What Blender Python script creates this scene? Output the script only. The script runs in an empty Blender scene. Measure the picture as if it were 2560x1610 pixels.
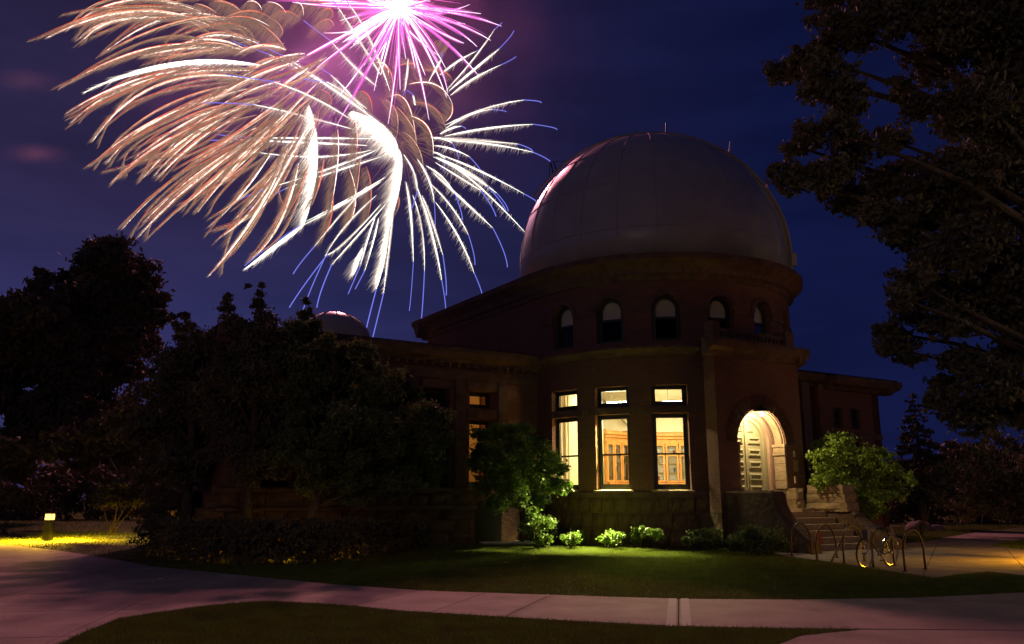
import bpy, math, random
import numpy as np
from mathutils import Vector, Matrix
R = math.radians
random.seed(7); rng = np.random.default_rng(7)
SC = bpy.context.scene
COL = SC.collection

# ------------------------------------------------------------------ camera
F, CX, CY = 2050.0, 1280.0, 805.0
TH = math.atan(440 / 2050)
EYE = 1.6
cam_d = bpy.data.cameras.new('camera'); cam = bpy.data.objects.new('camera', cam_d); COL.objects.link(cam)
cam_d.sensor_fit = 'HORIZONTAL'; cam_d.sensor_width = 36; cam_d.lens = 36 * F / 2560
cam_d.clip_start = 0.1; cam_d.clip_end = 3000
cam.location = (0, 0, EYE); cam.rotation_euler = (math.pi / 2 + TH, 0, 0)
SC.camera = cam
SC.view_settings.view_transform = 'Standard'; SC.view_settings.look = 'None'
SC.view_settings.gamma = 1; SC.view_settings.exposure = 0; SC.view_settings.use_curve_mapping = False
SC.render.film_transparent = False
SC.cycles.use_denoising = True
SC.cycles.max_bounces = 6; SC.cycles.diffuse_bounces = 3; SC.cycles.glossy_bounces = 3
SC.cycles.transmission_bounces = 4; SC.cycles.transparent_max_bounces = 10; SC.cycles.volume_bounces = 0
SC.cycles.sample_clamp_indirect = 2.0
SC.cycles.caustics_reflective = False; SC.cycles.caustics_refractive = False

# ------------------------------------------------------------------ night sky: what is left of dusk, thin cloud low on the left
world = bpy.data.worlds.new('World'); SC.world = world; world.use_nodes = True
wn = world.node_tree.nodes; wl = world.node_tree.links; wn.clear()
w_out = wn.new('ShaderNodeOutputWorld'); bg = wn.new('ShaderNodeBackground')
sky = wn.new('ShaderNodeTexSky'); sky.sky_type = 'NISHITA'; sky.sun_disc = False
sky.sun_elevation = R(-3.0); sky.sun_rotation = R(-62); sky.air_density = 1.2; sky.dust_density = 1.0; sky.ozone_density = 5.0
SKY_STRENGTH = 0.1
tcw = wn.new('ShaderNodeTexCoord'); sep = wn.new('ShaderNodeSeparateXYZ'); wl.new(tcw.outputs['Generated'], sep.inputs[0])
# colour of the dusk: deep blue, going to violet grey on the town side (left)
mr = wn.new('ShaderNodeMapRange'); mr.inputs[1].default_value = 0.30; mr.inputs[2].default_value = -0.45
mr.inputs[3].default_value = 0; mr.inputs[4].default_value = 1
wl.new(sep.outputs['X'], mr.inputs[0])
mixc = wn.new('ShaderNodeMix'); mixc.data_type = 'RGBA'
mixc.inputs[6].default_value = (0.0045, 0.0072, 0.043, 1); mixc.inputs[7].default_value = (0.026, 0.0185, 0.058, 1)
wl.new(mr.outputs[0], mixc.inputs[0])
# nearer the horizon a little lighter
mz = wn.new('ShaderNodeMapRange'); mz.inputs[1].default_value = 0.5; mz.inputs[2].default_value = 0.05
mz.inputs[3].default_value = 0.8; mz.inputs[4].default_value = 1.1; wl.new(sep.outputs['Z'], mz.inputs[0])
# streaky cloud
mp = wn.new('ShaderNodeMapping'); mp.inputs['Scale'].default_value = (1.4, 1.4, 7); wl.new(tcw.outputs['Generated'], mp.inputs[0])
nz = wn.new('ShaderNodeTexNoise'); nz.inputs['Scale'].default_value = 2.6; nz.inputs['Detail'].default_value = 6; nz.inputs['Roughness'].default_value = 0.55
wl.new(mp.outputs[0], nz.inputs[0])
mc = wn.new('ShaderNodeMapRange'); mc.inputs[1].default_value = 0.35; mc.inputs[2].default_value = 0.7
mc.inputs[3].default_value = 0.8; mc.inputs[4].default_value = 1.2; wl.new(nz.outputs[0], mc.inputs[0])
mul1 = wn.new('ShaderNodeMath'); mul1.operation = 'MULTIPLY'; wl.new(mz.outputs[0], mul1.inputs[0]); wl.new(mc.outputs[0], mul1.inputs[1])
vm = wn.new('ShaderNodeVectorMath'); vm.operation = 'SCALE'; wl.new(mixc.outputs[2], vm.inputs[0]); wl.new(mul1.outputs[0], vm.inputs['Scale'])
vs = wn.new('ShaderNodeVectorMath'); vs.operation = 'SCALE'; vs.inputs['Scale'].default_value = SKY_STRENGTH
wl.new(sky.outputs[0], vs.inputs[0])
va = wn.new('ShaderNodeVectorMath'); va.operation = 'ADD'; wl.new(vm.outputs[0], va.inputs[0]); wl.new(vs.outputs[0], va.inputs[1])
# clearer blue strip low down where the dusk still shows
hz = wn.new('ShaderNodeMapRange'); hz.inputs[1].default_value = 0.36; hz.inputs[2].default_value = 0.12; hz.interpolation_type = 'SMOOTHSTEP'; wl.new(sep.outputs['Z'], hz.inputs[0])
hx = wn.new('ShaderNodeMapRange'); hx.inputs[1].default_value = 0.15; hx.inputs[2].default_value = -0.3; hx.interpolation_type = 'SMOOTHSTEP'; wl.new(sep.outputs['X'], hx.inputs[0])
hm = wn.new('ShaderNodeMath'); hm.operation = 'MULTIPLY'; wl.new(hz.outputs[0], hm.inputs[0]); wl.new(hx.outputs[0], hm.inputs[1])
hv = wn.new('ShaderNodeVectorMath'); hv.operation = 'SCALE'; hv.inputs[0].default_value = (0.004, 0.010, 0.052); wl.new(hm.outputs[0], hv.inputs['Scale'])
vb = wn.new('ShaderNodeVectorMath'); vb.operation = 'ADD'; wl.new(va.outputs[0], vb.inputs[0]); wl.new(hv.outputs[0], vb.inputs[1])
wl.new(vb.outputs[0], bg.inputs[0]); bg.inputs[1].default_value = 1.0
wl.new(bg.outputs[0], w_out.inputs[0])

# ------------------------------------------------------------------ projection helpers (where things stand, read off the photograph)
cT, sT = math.cos(TH), math.sin(TH)
def ray(px, py):
    vy = CY - py
    return ((px - CX), F * cT - vy * sT, F * sT + vy * cT)
def D(px, py, d):
    x, y, z = ray(px, py); return Vector((x / y * d, d, EYE + z / y * d))
def G(px, py, h=0.0):
    x, y, z = ray(px, py); t = (h - EYE) / z; return Vector((x * t, y * t, h))

# ------------------------------------------------------------------ materials
def mat(name, col, rough=0.8, var=0.25, scale=3.0, bump=0.0, bscale=None, metal=0.0, spec=0.3, emit=None, estr=0.0, col2=None, trans=0.0):
    m = bpy.data.materials.new(name); m.use_nodes = True
    n = m.node_tree.nodes; l = m.node_tree.links; b = n['Principled BSDF']
    b.inputs['Roughness'].default_value = rough; b.inputs['Metallic'].default_value = metal
    b.inputs['Specular IOR Level'].default_value = spec
    tc = n.new('ShaderNodeTexCoord'); ns = n.new('ShaderNodeTexNoise')
    ns.inputs['Scale'].default_value = scale; ns.inputs['Detail'].default_value = 5
    l.new(tc.outputs['Object'], ns.inputs[0])
    mx = n.new('ShaderNodeMix'); mx.data_type = 'RGBA'
    c2 = col2 or tuple(c * (1 - var) for c in col)
    c1 = col if col2 else tuple(min(1, c * (1 + var)) for c in col)
    mx.inputs[6].default_value = (*c2, 1); mx.inputs[7].default_value = (*c1, 1)
    r = n.new('ShaderNodeMapRange'); r.inputs[1].default_value = 0.3; r.inputs[2].default_value = 0.7
    l.new(ns.outputs[0], r.inputs[0]); l.new(r.outputs[0], mx.inputs[0]); l.new(mx.outputs[2], b.inputs['Base Color'])
    if bump:
        n2 = n.new('ShaderNodeTexNoise'); n2.inputs['Scale'].default_value = bscale or scale * 6; n2.inputs['Detail'].default_value = 6
        l.new(tc.outputs['Object'], n2.inputs[0]); bp = n.new('ShaderNodeBump'); bp.inputs['Strength'].default_value = bump
        bp.inputs['Distance'].default_value = 0.05
        l.new(n2.outputs[0], bp.inputs['Height']); l.new(bp.outputs[0], b.inputs['Normal'])
    if emit:
        b.inputs['Emission Color'].default_value = (*emit, 1); b.inputs['Emission Strength'].default_value = estr
    if trans:
        out = n['Material Output']; tr = n.new('ShaderNodeBsdfTranslucent'); ms = n.new('ShaderNodeMixShader')
        ms.inputs[0].default_value = trans; l.new(mx.outputs[2], tr.inputs[0])
        l.new(b.outputs[0], ms.inputs[1]); l.new(tr.outputs[0], ms.inputs[2]); l.new(ms.outputs[0], out.inputs[0])
    return m
def brick_mat(name, c1, c2, mortar):
    m = mat(name, c1, rough=0.9, scale=0.8, var=0.3, bump=0.3, bscale=14)
    n = m.node_tree.nodes; l = m.node_tree.links; b = n['Principled BSDF']
    tc = n.new('ShaderNodeTexCoord'); sp = n.new('ShaderNodeSeparateXYZ'); l.new(tc.outputs['UV'], sp.inputs[0])
    cb = n.new('ShaderNodeCombineXYZ'); l.new(sp.outputs[0], cb.inputs[0]); l.new(sp.outputs[1], cb.inputs[1])
    bk = n.new('ShaderNodeTexBrick'); bk.inputs['Scale'].default_value = 1.0
    bk.inputs['Brick Width'].default_value = 0.22; bk.inputs['Row Height'].default_value = 0.075; bk.inputs['Mortar Size'].default_value = 0.008
    bk.inputs['Color1'].default_value = (*c1, 1); bk.inputs['Color2'].default_value = (*c2, 1); bk.inputs['Mortar'].default_value = (*mortar, 1)
    l.new(cb.outputs[0], bk.inputs[0])
    old = b.inputs['Base Color'].links[0].from_socket
    mm = n.new('ShaderNodeMix'); mm.data_type = 'RGBA'; mm.inputs[0].default_value = 0.65
    l.new(old, mm.inputs[6]); l.new(bk.outputs[0], mm.inputs[7]); l.new(mm.outputs[2], b.inputs['Base Color'])
    bp = [x for x in n if x.type == 'BUMP'][0]; b2 = n.new('ShaderNodeBump'); b2.inputs['Strength'].default_value = 0.6; b2.inputs['Distance'].default_value = 0.012
    b2.invert = True
    l.new(bk.outputs['Fac'], b2.inputs['Height']); l.new(bp.outputs[0], b2.inputs['Normal']); l.new(b2.outputs[0], b.inputs['Normal'])
    return m
def emat(name, col, s, mis=False):
    m = bpy.data.materials.new(name); m.use_nodes = True; n = m.node_tree.nodes; n.clear()
    o = n.new('ShaderNodeOutputMaterial'); e = n.new('ShaderNodeEmission'); e.inputs[0].default_value = (*col, 1); e.inputs[1].default_value = s
    m.node_tree.links.new(e.outputs[0], o.inputs[0])
    m.cycles.emission_sampling = 'AUTO' if mis else 'NONE'
    return m
def glass_mat(name, rough=0.02, ior=1.45):
    m = bpy.data.materials.new(name); m.use_nodes = True; n = m.node_tree.nodes; l = m.node_tree.links; n.clear()
    o = n.new('ShaderNodeOutputMaterial'); t = n.new('ShaderNodeBsdfTransparent'); g = n.new('ShaderNodeBsdfGlossy')
    t.inputs[0].default_value = (.93, .95, .92, 1); g.inputs['Roughness'].default_value = rough
    f = n.new('ShaderNodeFresnel'); f.inputs[0].default_value = ior; mx = n.new('ShaderNodeMixShader')
    l.new(f.outputs[0], mx.inputs[0]); l.new(t.outputs[0], mx.inputs[1]); l.new(g.outputs[0], mx.inputs[2]); l.new(mx.outputs[0], o.inputs[0])
    return m

M = {}
M['brick'] = brick_mat('red_brick', (0.21, 0.095, 0.058), (0.14, 0.065, 0.042), (0.17, 0.13, 0.10))
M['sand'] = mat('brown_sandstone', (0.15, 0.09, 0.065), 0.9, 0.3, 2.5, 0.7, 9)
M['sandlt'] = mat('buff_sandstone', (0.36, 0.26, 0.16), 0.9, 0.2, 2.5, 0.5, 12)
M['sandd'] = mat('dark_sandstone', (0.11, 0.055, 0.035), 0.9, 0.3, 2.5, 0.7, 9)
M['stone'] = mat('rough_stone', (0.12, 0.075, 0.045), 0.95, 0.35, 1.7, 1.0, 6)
M['cheek'] = mat('lit_quarry_stone', (0.30, 0.215, 0.115), 0.95, 0.3, 1.7, 1.0, 6)  # paler copy of the rough stone, lamp light put into its colour
M['roof'] = mat('roof_metal', (0.04, 0.03, 0.03), 0.85, 0.2, 2, 0.1)
M['dome'] = mat('dome_paint', (0.44, 0.40, 0.29), 0.36, 0.10, 1.2, 0.06, 5, spec=0.6)
M['domerib'] = mat('dome_rib_paint', (0.45, 0.395, 0.30), 0.45, 0.1, 2)
M['dark'] = mat('dark_green_frame', (0.028, 0.034, 0.022), 0.45, 0.2, 4, spec=0.5)
M['iron'] = mat('black_iron', (0.02, 0.018, 0.016), 0.35, 0.3, 12, 0.1, metal=0.4, spec=0.5)
M['hoop'] = mat('brown_painted_steel', (0.075, 0.04, 0.028), 0.5, 0.3, 12, 0.1, metal=0.0, spec=0.35)
M['glass'] = glass_mat('window_glass')
M['glassu'] = glass_mat('upper_window_glass', ior=1.2)
M['glassd'] = mat('dark_window_glass', (0.012, 0.012, 0.016), 0.08, 0.1, 1, spec=0.6)
M['plaster'] = mat('cream_plaster', (0.76, 0.69, 0.47), 0.8, 0.04, 1.5)
M['oak'] = mat('varnished_oak', (0.52, 0.25, 0.065), 0.4, 0.2, 3, 0.1, spec=0.5)
M['paper'] = mat('white_paper', (0.8, 0.8, 0.82), 0.8, 0.05, 3)
M['shade'] = mat('cream_roller_shade', (0.75, 0.68, 0.45), 0.8, 0.05, 1.5)
M['door'] = mat('grey_door_paint', (0.30, 0.265, 0.165), 0.5, 0.06, 4, 0.05)
M['brass'] = mat('brass', (0.8, 0.6, 0.2), 0.25, 0.1, 10, metal=1.0)
M['conc'] = mat('concrete', (0.30, 0.245, 0.19), 0.8, 0.24, 1.3, 0.35, 22)
M['conclt'] = mat('pale_tooled_concrete', (0.46, 0.43, 0.36), 0.8, 0.08, 3, 0.2, 30)
M['soil'] = mat('mulch', (0.06, 0.045, 0.03), 0.95, 0.4, 6, 0.8, 30)
M['gravel'] = mat('pale_gravel', (0.28, 0.26, 0.22), 0.95, 0.4, 25, 1.0, 60)
M['turf'] = mat('turf', (0.09, 0.12, 0.016), 0.95, 0.45, 1.6, 0.8, 40, col2=(0.055, 0.06, 0.012))
M['blade'] = mat('grass_blades', (0.13, 0.19, 0.022), 0.7, 0.35, 2.2, col2=(0.09, 0.10, 0.018), trans=0.35)
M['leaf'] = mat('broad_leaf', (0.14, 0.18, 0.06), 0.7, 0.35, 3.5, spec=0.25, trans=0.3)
M['leafl'] = mat('lit_shrub_leaf', (0.30, 0.42, 0.06), 0.5, 0.3, 4, spec=0.4, trans=0.3)  # leaf colour raised to carry the door lamp's light on one shrub
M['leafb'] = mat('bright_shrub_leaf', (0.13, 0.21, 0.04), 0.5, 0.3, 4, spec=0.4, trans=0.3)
M['leafd'] = mat('dark_tree_leaf', (0.14, 0.125, 0.07), 0.75, 0.35, 2.5, spec=0.2, trans=0.06)
M['needle'] = mat('conifer_needles', (0.07, 0.075, 0.04), 0.7, 0.3, 3)
M['bark'] = mat('bark', (0.10, 0.075, 0.05), 0.95, 0.4, 3, 1.0, 18)
M['orange'] = mat('orange_plastic', (0.50, 0.11, 0.02), 0.5, 0.15, 3)
M['rock'] = mat('pale_boulder', (0.20, 0.18, 0.15), 0.9, 0.25, 2, 0.6, 8)
M['rubber'] = mat('rubber', (0.02, 0.02, 0.02), 0.7, 0.2, 8)
M['chrome'] = mat('bright_metal', (0.6, 0.58, 0.55), 0.25, 0.1, 8, metal=1.0)
M['white'] = mat('white_paint', (0.70, 0.68, 0.60), 0.6, 0.08, 5)

# ------------------------------------------------------------------ object helpers
ORG = {}
def thing(name, label, cat, loc=(0, 0, 0), group=None, kind=None):
    o = bpy.data.objects.new(name, None); COL.objects.link(o); o.location = loc; o.empty_display_size = 0.2
    o['label'] = label; o['category'] = cat
    if group: o['group'] = group
    if kind: o['kind'] = kind
    ORG[o.name] = Vector(loc); return o
def tag(o, label=None, cat=None, group=None, kind=None):
    for k, v in (('label', label), ('category', cat), ('group', group), ('kind', kind)):
        if v: o[k] = v
    return o
def root_org(p):
    while p.parent: p = p.parent
    return ORG.get(p.name, p.location.copy())
def obj(name, vf, m, parent=None, smooth=False, uv=None, base=None):
    """vf=(verts,faces) in world metres; stored relative to the thing's base"""
    v, f = vf
    org = root_org(parent) if parent else (Vector(base) if base is not None else Vector((0, 0, 0)))
    me = bpy.data.meshes.new(name)
    me.from_pydata([(a[0] - org[0], a[1] - org[1], a[2] - org[2]) for a in v], [], f)
    me.materials.append(m)
    if smooth: me.polygons.foreach_set('use_smooth', [True] * len(me.polygons))
    if uv:
        ul = me.uv_layers.new(name='UVMap'); ul.data.foreach_set('uv', np.array(uv, dtype=np.float32).ravel())
    me.update()
    o = bpy.data.objects.new(name, me); COL.objects.link(o)
    if parent: o.parent = parent
    elif base is not None: o.location = base
    return o
def npobj(name, verts, nper, m, parent=None, base=None, smooth=False):
    """verts (N*nper,3) array, every nper consecutive verts one face"""
    org = root_org(parent) if parent else (Vector(base) if base is not None else Vector((0, 0, 0)))
    v = (np.asarray(verts, dtype=np.float64) - np.array(org)).astype(np.float32)
    nv = len(v); nf = nv // nper
    me = bpy.data.meshes.new(name); me.vertices.add(nv); me.vertices.foreach_set('co', v.ravel())
    me.loops.add(nv); me.loops.foreach_set('vertex_index', np.arange(nv, dtype=np.int32))
    me.polygons.add(nf); me.polygons.foreach_set('loop_start', np.arange(0, nv, nper, dtype=np.int32))
    me.materials.append(m); me.update(calc_edges=True)
    o = bpy.data.objects.new(name, me); COL.objects.link(o)
    if parent: o.parent = parent
    elif base is not None: o.location = base
    return o
def merge(*vfs):
    V, Fc = [], []
    for v, f in vfs:
        o = len(V); V += list(v); Fc += [tuple(i + o for i in q) for q in f]
    return V, Fc
BF = [(0, 3, 2, 1), (4, 5, 6, 7), (0, 1, 5, 4), (1, 2, 6, 5), (2, 3, 7, 6), (3, 0, 4, 7)]
def idmap(a, r, z): return Vector((a, r, z))
def boxm(mp, a0, a1, r0, r1, z0, z1):
    return [mp(a0, r0, z0), mp(a1, r0, z0), mp(a1, r1, z0), mp(a0, r1, z0), mp(a0, r0, z1), mp(a1, r0, z1), mp(a1, r1, z1), mp(a0, r1, z1)], list(BF)
def box(x0, x1, y0, y1, z0, z1): return boxm(idmap, x0, x1, y0, y1, z0, z1)
def sweepm(mp, a0, a1, prof, n, caps=True):
    """closed profile [(r,z)] swept over a"""
    V, Fc = [], []; k = len(prof)
    for i in range(n + 1):
        a = a0 + (a1 - a0) * i / n
        V += [mp(a, r, z) for r, z in prof]
    for i in range(n):
        for j in range(k):
            j2 = (j + 1) % k; Fc.append((i * k + j, i * k + j2, (i + 1) * k + j2, (i + 1) * k + j))
    if caps: Fc.append(tuple(range(k - 1, -1, -1))); Fc.append(tuple(n * k + j for j in range(k)))
    return V, Fc
def tube(pts, rad, sides=8, closed=False, caps=True):
    pts = [Vector(p) for p in pts]; n = len(pts); V, Fc = [], []
    rads = rad if isinstance(rad, (list, tuple)) else [rad] * n
    up = Vector((0, 0, 1)); prev = None
    for i, p in enumerate(pts):
        if closed: t = pts[(i + 1) % n] - pts[i - 1]
        else: t = pts[min(i + 1, n - 1)] - pts[max(i - 1, 0)]
        t.normalize()
        if prev is None:
            prev = t.cross(up)
            if prev.length < 1e-3: prev = t.cross(Vector((1, 0, 0)))
        b = t.cross(prev); b.normalize(); a = b.cross(t); a.normalize(); prev = a
        for s in range(sides):
            w = 2 * math.pi * s / sides; V.append(p + (a * math.cos(w) + b * math.sin(w)) * rads[i])
    m = n if closed else n - 1
    for i in range(m):
        for s in range(sides):
            s2 = (s + 1) % sides; i2 = (i + 1) % n
            Fc.append((i * sides + s, i * sides + s2, i2 * sides + s2, i2 * sides + s))
    if caps and not closed:
        Fc.append(tuple(range(sides - 1, -1, -1))); Fc.append(tuple((n - 1) * sides + s for s in range(sides)))
    return V, Fc
def lathe(c, prof, n=32, a0=0, a1=2 * math.pi):
    V, Fc = [], []; k = len(prof); full = abs(a1 - a0 - 2 * math.pi) < 1e-6
    m = n if full else n + 1
    for i in range(m):
        a = a0 + (a1 - a0) * i / n
        for r, z in prof: V.append(Vector((c[0] + r * math.cos(a), c[1] + r * math.sin(a), c[2] + z)))
    for i in range(n):
        i2 = (i + 1) % m
        for j in range(k - 1): Fc.append((i * k + j, i2 * k + j, i2 * k + j + 1, i * k + j + 1))
    return V, Fc
def wallm(mp, a0, a1, z0, z1, ro, ri, openings, da, wid=1.0):
    """wall with real openings. openings: (ac, half, zb, zt, arch). half in units of a. wid = metres per unit a (for arch shape and uv)"""
    cuts = {round(a0, 5), round(a1, 5)}
    n = max(1, int(math.ceil((a1 - a0) / da)))
    for i in range(n + 1): cuts.add(round(a0 + (a1 - a0) * i / n, 5))
    for ac, h, zb, zt, ar in openings:
        cuts = {c for c in cuts if not (ac - h - da * .15 < c < ac + h + da * .15) or c in (round(a0, 5), round(a1, 5))}
        k = 12 if ar else max(1, int(math.ceil(2 * h / da)))
        for i in range(k + 1):
            t = -math.cos(math.pi * i / k) if ar else -1 + 2 * i / k
            cuts.add(round(ac + h * t, 5))
    cuts = sorted(cuts)
    V, Fc, UV = [], [], []
    def q(pts, uvs):
        o = len(V); V.extend(pts); Fc.append(tuple(range(o, o + len(pts)))); UV.extend(uvs)
    def top(o, a):
        ac, h, zb, zt, ar = o
        if not ar: return zt
        x = (a - ac) / h; return zt - h * wid + h * wid * math.sqrt(max(0, 1 - x * x))
    for i in range(len(cuts) - 1):
        aL, aR = cuts[i], cuts[i + 1]; am = (aL + aR) / 2
        ops = sorted([o for o in openings if o[0] - o[1] < am < o[0] + o[1]], key=lambda o: o[2])
        lo = [(z0, z0)] + [(top(o, aL), top(o, aR)) for o in ops]
        hi = [(o[2], o[2]) for o in ops] + [(z1, z1)]
        for (l0, r0), (l1, r1) in zip(lo, hi):
            q([mp(aL, ro, l0), mp(aR, ro, r0), mp(aR, ro, r1), mp(aL, ro, l1)], [(aL * wid, l0), (aR * wid, r0), (aR * wid, r1), (aL * wid, l1)])
            q([mp(aR, ri, r0), mp(aL, ri, l0), mp(aL, ri, l1), mp(aR, ri, r1)], [(aR * wid, r0), (aL * wid, l0), (aL * wid, l1), (aR * wid, r1)])
        q([mp(aL, ro, z1), mp(aR, ro, z1), mp(aR, ri, z1), mp(aL, ri, z1)], [(0, 0)] * 4)
        for o in ops:
            tL, tR = top(o, aL), top(o, aR); w = abs(ro - ri)
            q([mp(aL, ro, o[2]), mp(aR, ro, o[2]), mp(aR, ri, o[2]), mp(aL, ri, o[2])], [(aL * wid, 0), (aR * wid, 0), (aR * wid, w), (aL * wid, w)])
            q([mp(aR, ro, tR), mp(aL, ro, tL), mp(aL, ri, tL), mp(aR, ri, tR)], [(aR * wid, 0), (aL * wid, 0), (aL * wid, w), (aR * wid, w)])
            for aa, e in ((o[0] - o[1], aL), (o[0] + o[1], aR)):
                if abs(aa - e) < 1e-4:
                    zt = top(o, e)
                    q([mp(e, ro, o[2]), mp(e, ri, o[2]), mp(e, ri, zt), mp(e, ro, zt)], [(0, o[2]), (w, o[2]), (w, zt), (0, zt)])
    for e in (a0, a1):
        q([mp(e, ro, z0), mp(e, ri, z0), mp(e, ri, z1), mp(e, ro, z1)], [(0, z0), (.5, z0), (.5, z1), (0, z1)])
    return (V, Fc), UV
def rough_block(name, w, d, h, seed, amp=0.035):
    """pillow faced quarry block, centred on the origin, front towards -y"""
    r = random.Random(seed); V, Fc = [], []; nx, nz = 4, 3
    for iz in range(nz + 1):
        for ix in range(nx + 1):
            x = -w / 2 + w * ix / nx; z = -h / 2 + h * iz / nz
            e = 0 if ix in (0, nx) or iz in (0, nz) else 1
            V.append((x, -d / 2 - e * (amp * 1.2 + r.uniform(-amp, amp)), z))
    for iz in range(nz):
        for ix in range(nx):
            a = iz * (nx + 1) + ix; Fc.append((a, a + 1, a + nx + 2, a + nx + 1))
    o = len(V); V += [(-w / 2, d / 2, -h / 2), (w / 2, d / 2, -h / 2), (w / 2, d / 2, h / 2), (-w / 2, d / 2, h / 2)]
    bl, br = 0, nx; tl, tr = nz * (nx + 1), nz * (nx + 1) + nx
    Fc += [(o + 1, o, o + 3, o + 2), tuple(list(range(nx, -1, -1)) + [o, o + 1]), tuple(list(range(tl, tr + 1)) + [o + 2, o + 3]),
           tuple([i * (nx + 1) for i in range(nz, -1, -1)] + [o, o + 3][::1]), tuple([i * (nx + 1) + nx for i in range(nz + 1)] + [o + 2, o + 1])]
    me = bpy.data.meshes.new(name); me.from_pydata(V, [], Fc); me.materials.append(M['stone']); me.update(); return me
def inst(name, me, loc, rz, parent, sc=(1, 1, 1)):
    o = bpy.data.objects.new(name, me); COL.objects.link(o); o.parent = parent
    o.location = Vector(loc) - root_org(parent); o.rotation_euler = (0, 0, rz); o.scale = sc; return o
# ================================================================== the lights of the place
WL = -11.3
AL = R(32); U = Vector((math.cos(AL), math.sin(AL), 0)); VV = Vector((-math.sin(AL), math.cos(AL), 0)); O0 = Vector((0.94, 31.0, 0))
C0 = Vector((5.83, 33.5, 0)); BASE = math.atan2(-C0.y, -C0.x); RD = 5.46
def fm(s, t, z): return O0 + U * s + VV * t + Vector((0, 0, z))
def dm(a, r, z): return Vector((C0.x + r * math.cos(BASE + a), C0.y + r * math.sin(BASE + a), z))
def point_light(name, loc, power, col, rad, parent=None):
    l = bpy.data.lights.new(name, 'POINT'); l.energy = power; l.color = col; l.shadow_soft_size = rad
    o = bpy.data.objects.new(name, l); COL.objects.link(o)
    if parent: o.parent = parent; o.location = Vector(loc) - root_org(parent)
    else: o.location = loc
    return o
def area_light(name, loc, direction, power, col, sx, sy, parent=None):
    l = bpy.data.lights.new(name, 'AREA'); l.energy = power; l.color = col; l.shape = 'RECTANGLE'; l.size = sx; l.size_y = sy
    o = bpy.data.objects.new(name, l); COL.objects.link(o)
    o.rotation_euler = Vector(direction).to_track_quat('-Z', 'Y').to_euler()
    if parent: o.parent = parent; o.location = Vector(loc) - root_org(parent)
    else: o.location = loc
    return o

# ================================================================== ground and paving
def polyxy(pxs, h=0.0): return [G(x, y, h) for x, y in pxs]
xs = np.linspace(-320, 320, 65); ys = np.linspace(-40, 600, 65)
gv = [(x, y, 0.0) for y in ys for x in xs]
gf = [(j * 65 + i, j * 65 + i + 1, (j + 1) * 65 + i + 1, (j + 1) * 65 + i) for j in range(64) for i in range(64)]
ground = obj('ground', (gv, gf), M['turf']); tag(ground, 'dark lawn ground the observatory stands on', kind='structure')

def slab(name, quad, parent, m=None, z0=-0.08, z1=0.022, inset=0.008):
    c = sum((Vector(q) for q in quad), Vector()) / len(quad); Q = []
    for q in quad:
        q = Vector(q); dd = (c - q); dd.z = 0; Q.append(q + dd.normalized() * inset)
    n = len(Q); ch = 0.01
    V = [Vector((q.x, q.y, z0)) for q in Q] + [Vector((q.x, q.y, z1 - ch)) for q in Q]
    for q in Q:
        dd = (c - q); dd.z = 0; V.append(Vector((q.x, q.y, z1)) + dd.normalized() * ch)
    Fc = [tuple(range(2 * n, 3 * n))]
    for i in range(n):
        j = (i + 1) % n; Fc += [(i, j, n + j, n + i), (n + i, n + j, 2 * n + j, 2 * n + i)]
    return obj(name, (V, Fc), m or M['conc'], parent)

def interp(pts, x):
    for (x0, y0), (x1, y1) in zip(pts, pts[1:]):
        if x0 <= x <= x1: return y0 + (y1 - y0) * (x - x0) / (x1 - x0)
    return pts[0][1] if x < pts[0][0] else pts[-1][1]

# front footpath: upper and lower edge lines in plan, slabs between real joints
up_px = [(380, 1418), (600, 1440), (850, 1465), (1080, 1480), (1380, 1490), (1697, 1500), (2000, 1502), (2300, 1497), (2560, 1484), (2760, 1470)]
lo_px = [(300, 1549), (500, 1519), (655, 1505), (851, 1515), (988, 1530), (1240, 1545), (1422, 1556), (1697, 1570), (1896, 1574), (2151, 1577), (2600, 1580), (2900, 1580)]
joints = [(560, 300), (720, 520), (880, 680), (1050, 880), (1215, 1075), (1380, 1262), (1697, 1697), (1985, 2130), (2260, 2560), (2560, 2900)]
path = thing('footpath', 'curving concrete slab footpath crossing the lawn in front of the observatory', 'footpath', G(1400, 1520)); path['kind'] = 'structure'
pj = [(G(a, interp(up_px, a)), G(b, interp(lo_px, b))) for a, b in joints]
for k in range(len(pj) - 1):
    (a0, b0), (a1, b1) = pj[k], pj[k + 1]
    xa, xb = joints[k], joints[k + 1]
    # mid points keep the curve of the edges
    ups = [G(xa[0] + (xb[0] - xa[0]) * t, interp(up_px, xa[0] + (xb[0] - xa[0]) * t)) for t in (0, .33, .66, 1)]
    los = [G(xa[1] + (xb[1] - xa[1]) * t, interp(lo_px, xa[1] + (xb[1] - xa[1]) * t)) for t in (1, .66, .33, 0)]
    slab('paving_slab', ups + los, path, inset=0.012)
for side in (-1, 1):   # pale tooled bands beside the clean joint
    a, b = pj[6]; off = (pj[7][0] - pj[6][0]).normalized()
    o1 = off * (0.035 if side > 0 else -0.16); o2 = off * (0.16 if side > 0 else -0.035)
    Q = [a + o1, a + o2, b + o2, b + o1]
    obj('joint_band', ([Vector((q.x, q.y, 0.0265)) for q in Q], [(0, 1, 2, 3)]), M['conclt'], path)
for k in (5,):
    a, b = pj[k]; off = (pj[k + 1][0] - pj[k][0]).normalized()
    for s_ in (-1, 1):
        o1 = off * (0.035 if s_ > 0 else -0.085); o2 = off * (0.085 if s_ > 0 else -0.035)
        Q = [a + o1, a + o2, b + o2, b + o1]
        obj('joint_band', ([Vector((q.x, q.y, 0.0265)) for q in Q], [(0, 1, 2, 3)]), M['conc'], path)
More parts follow.
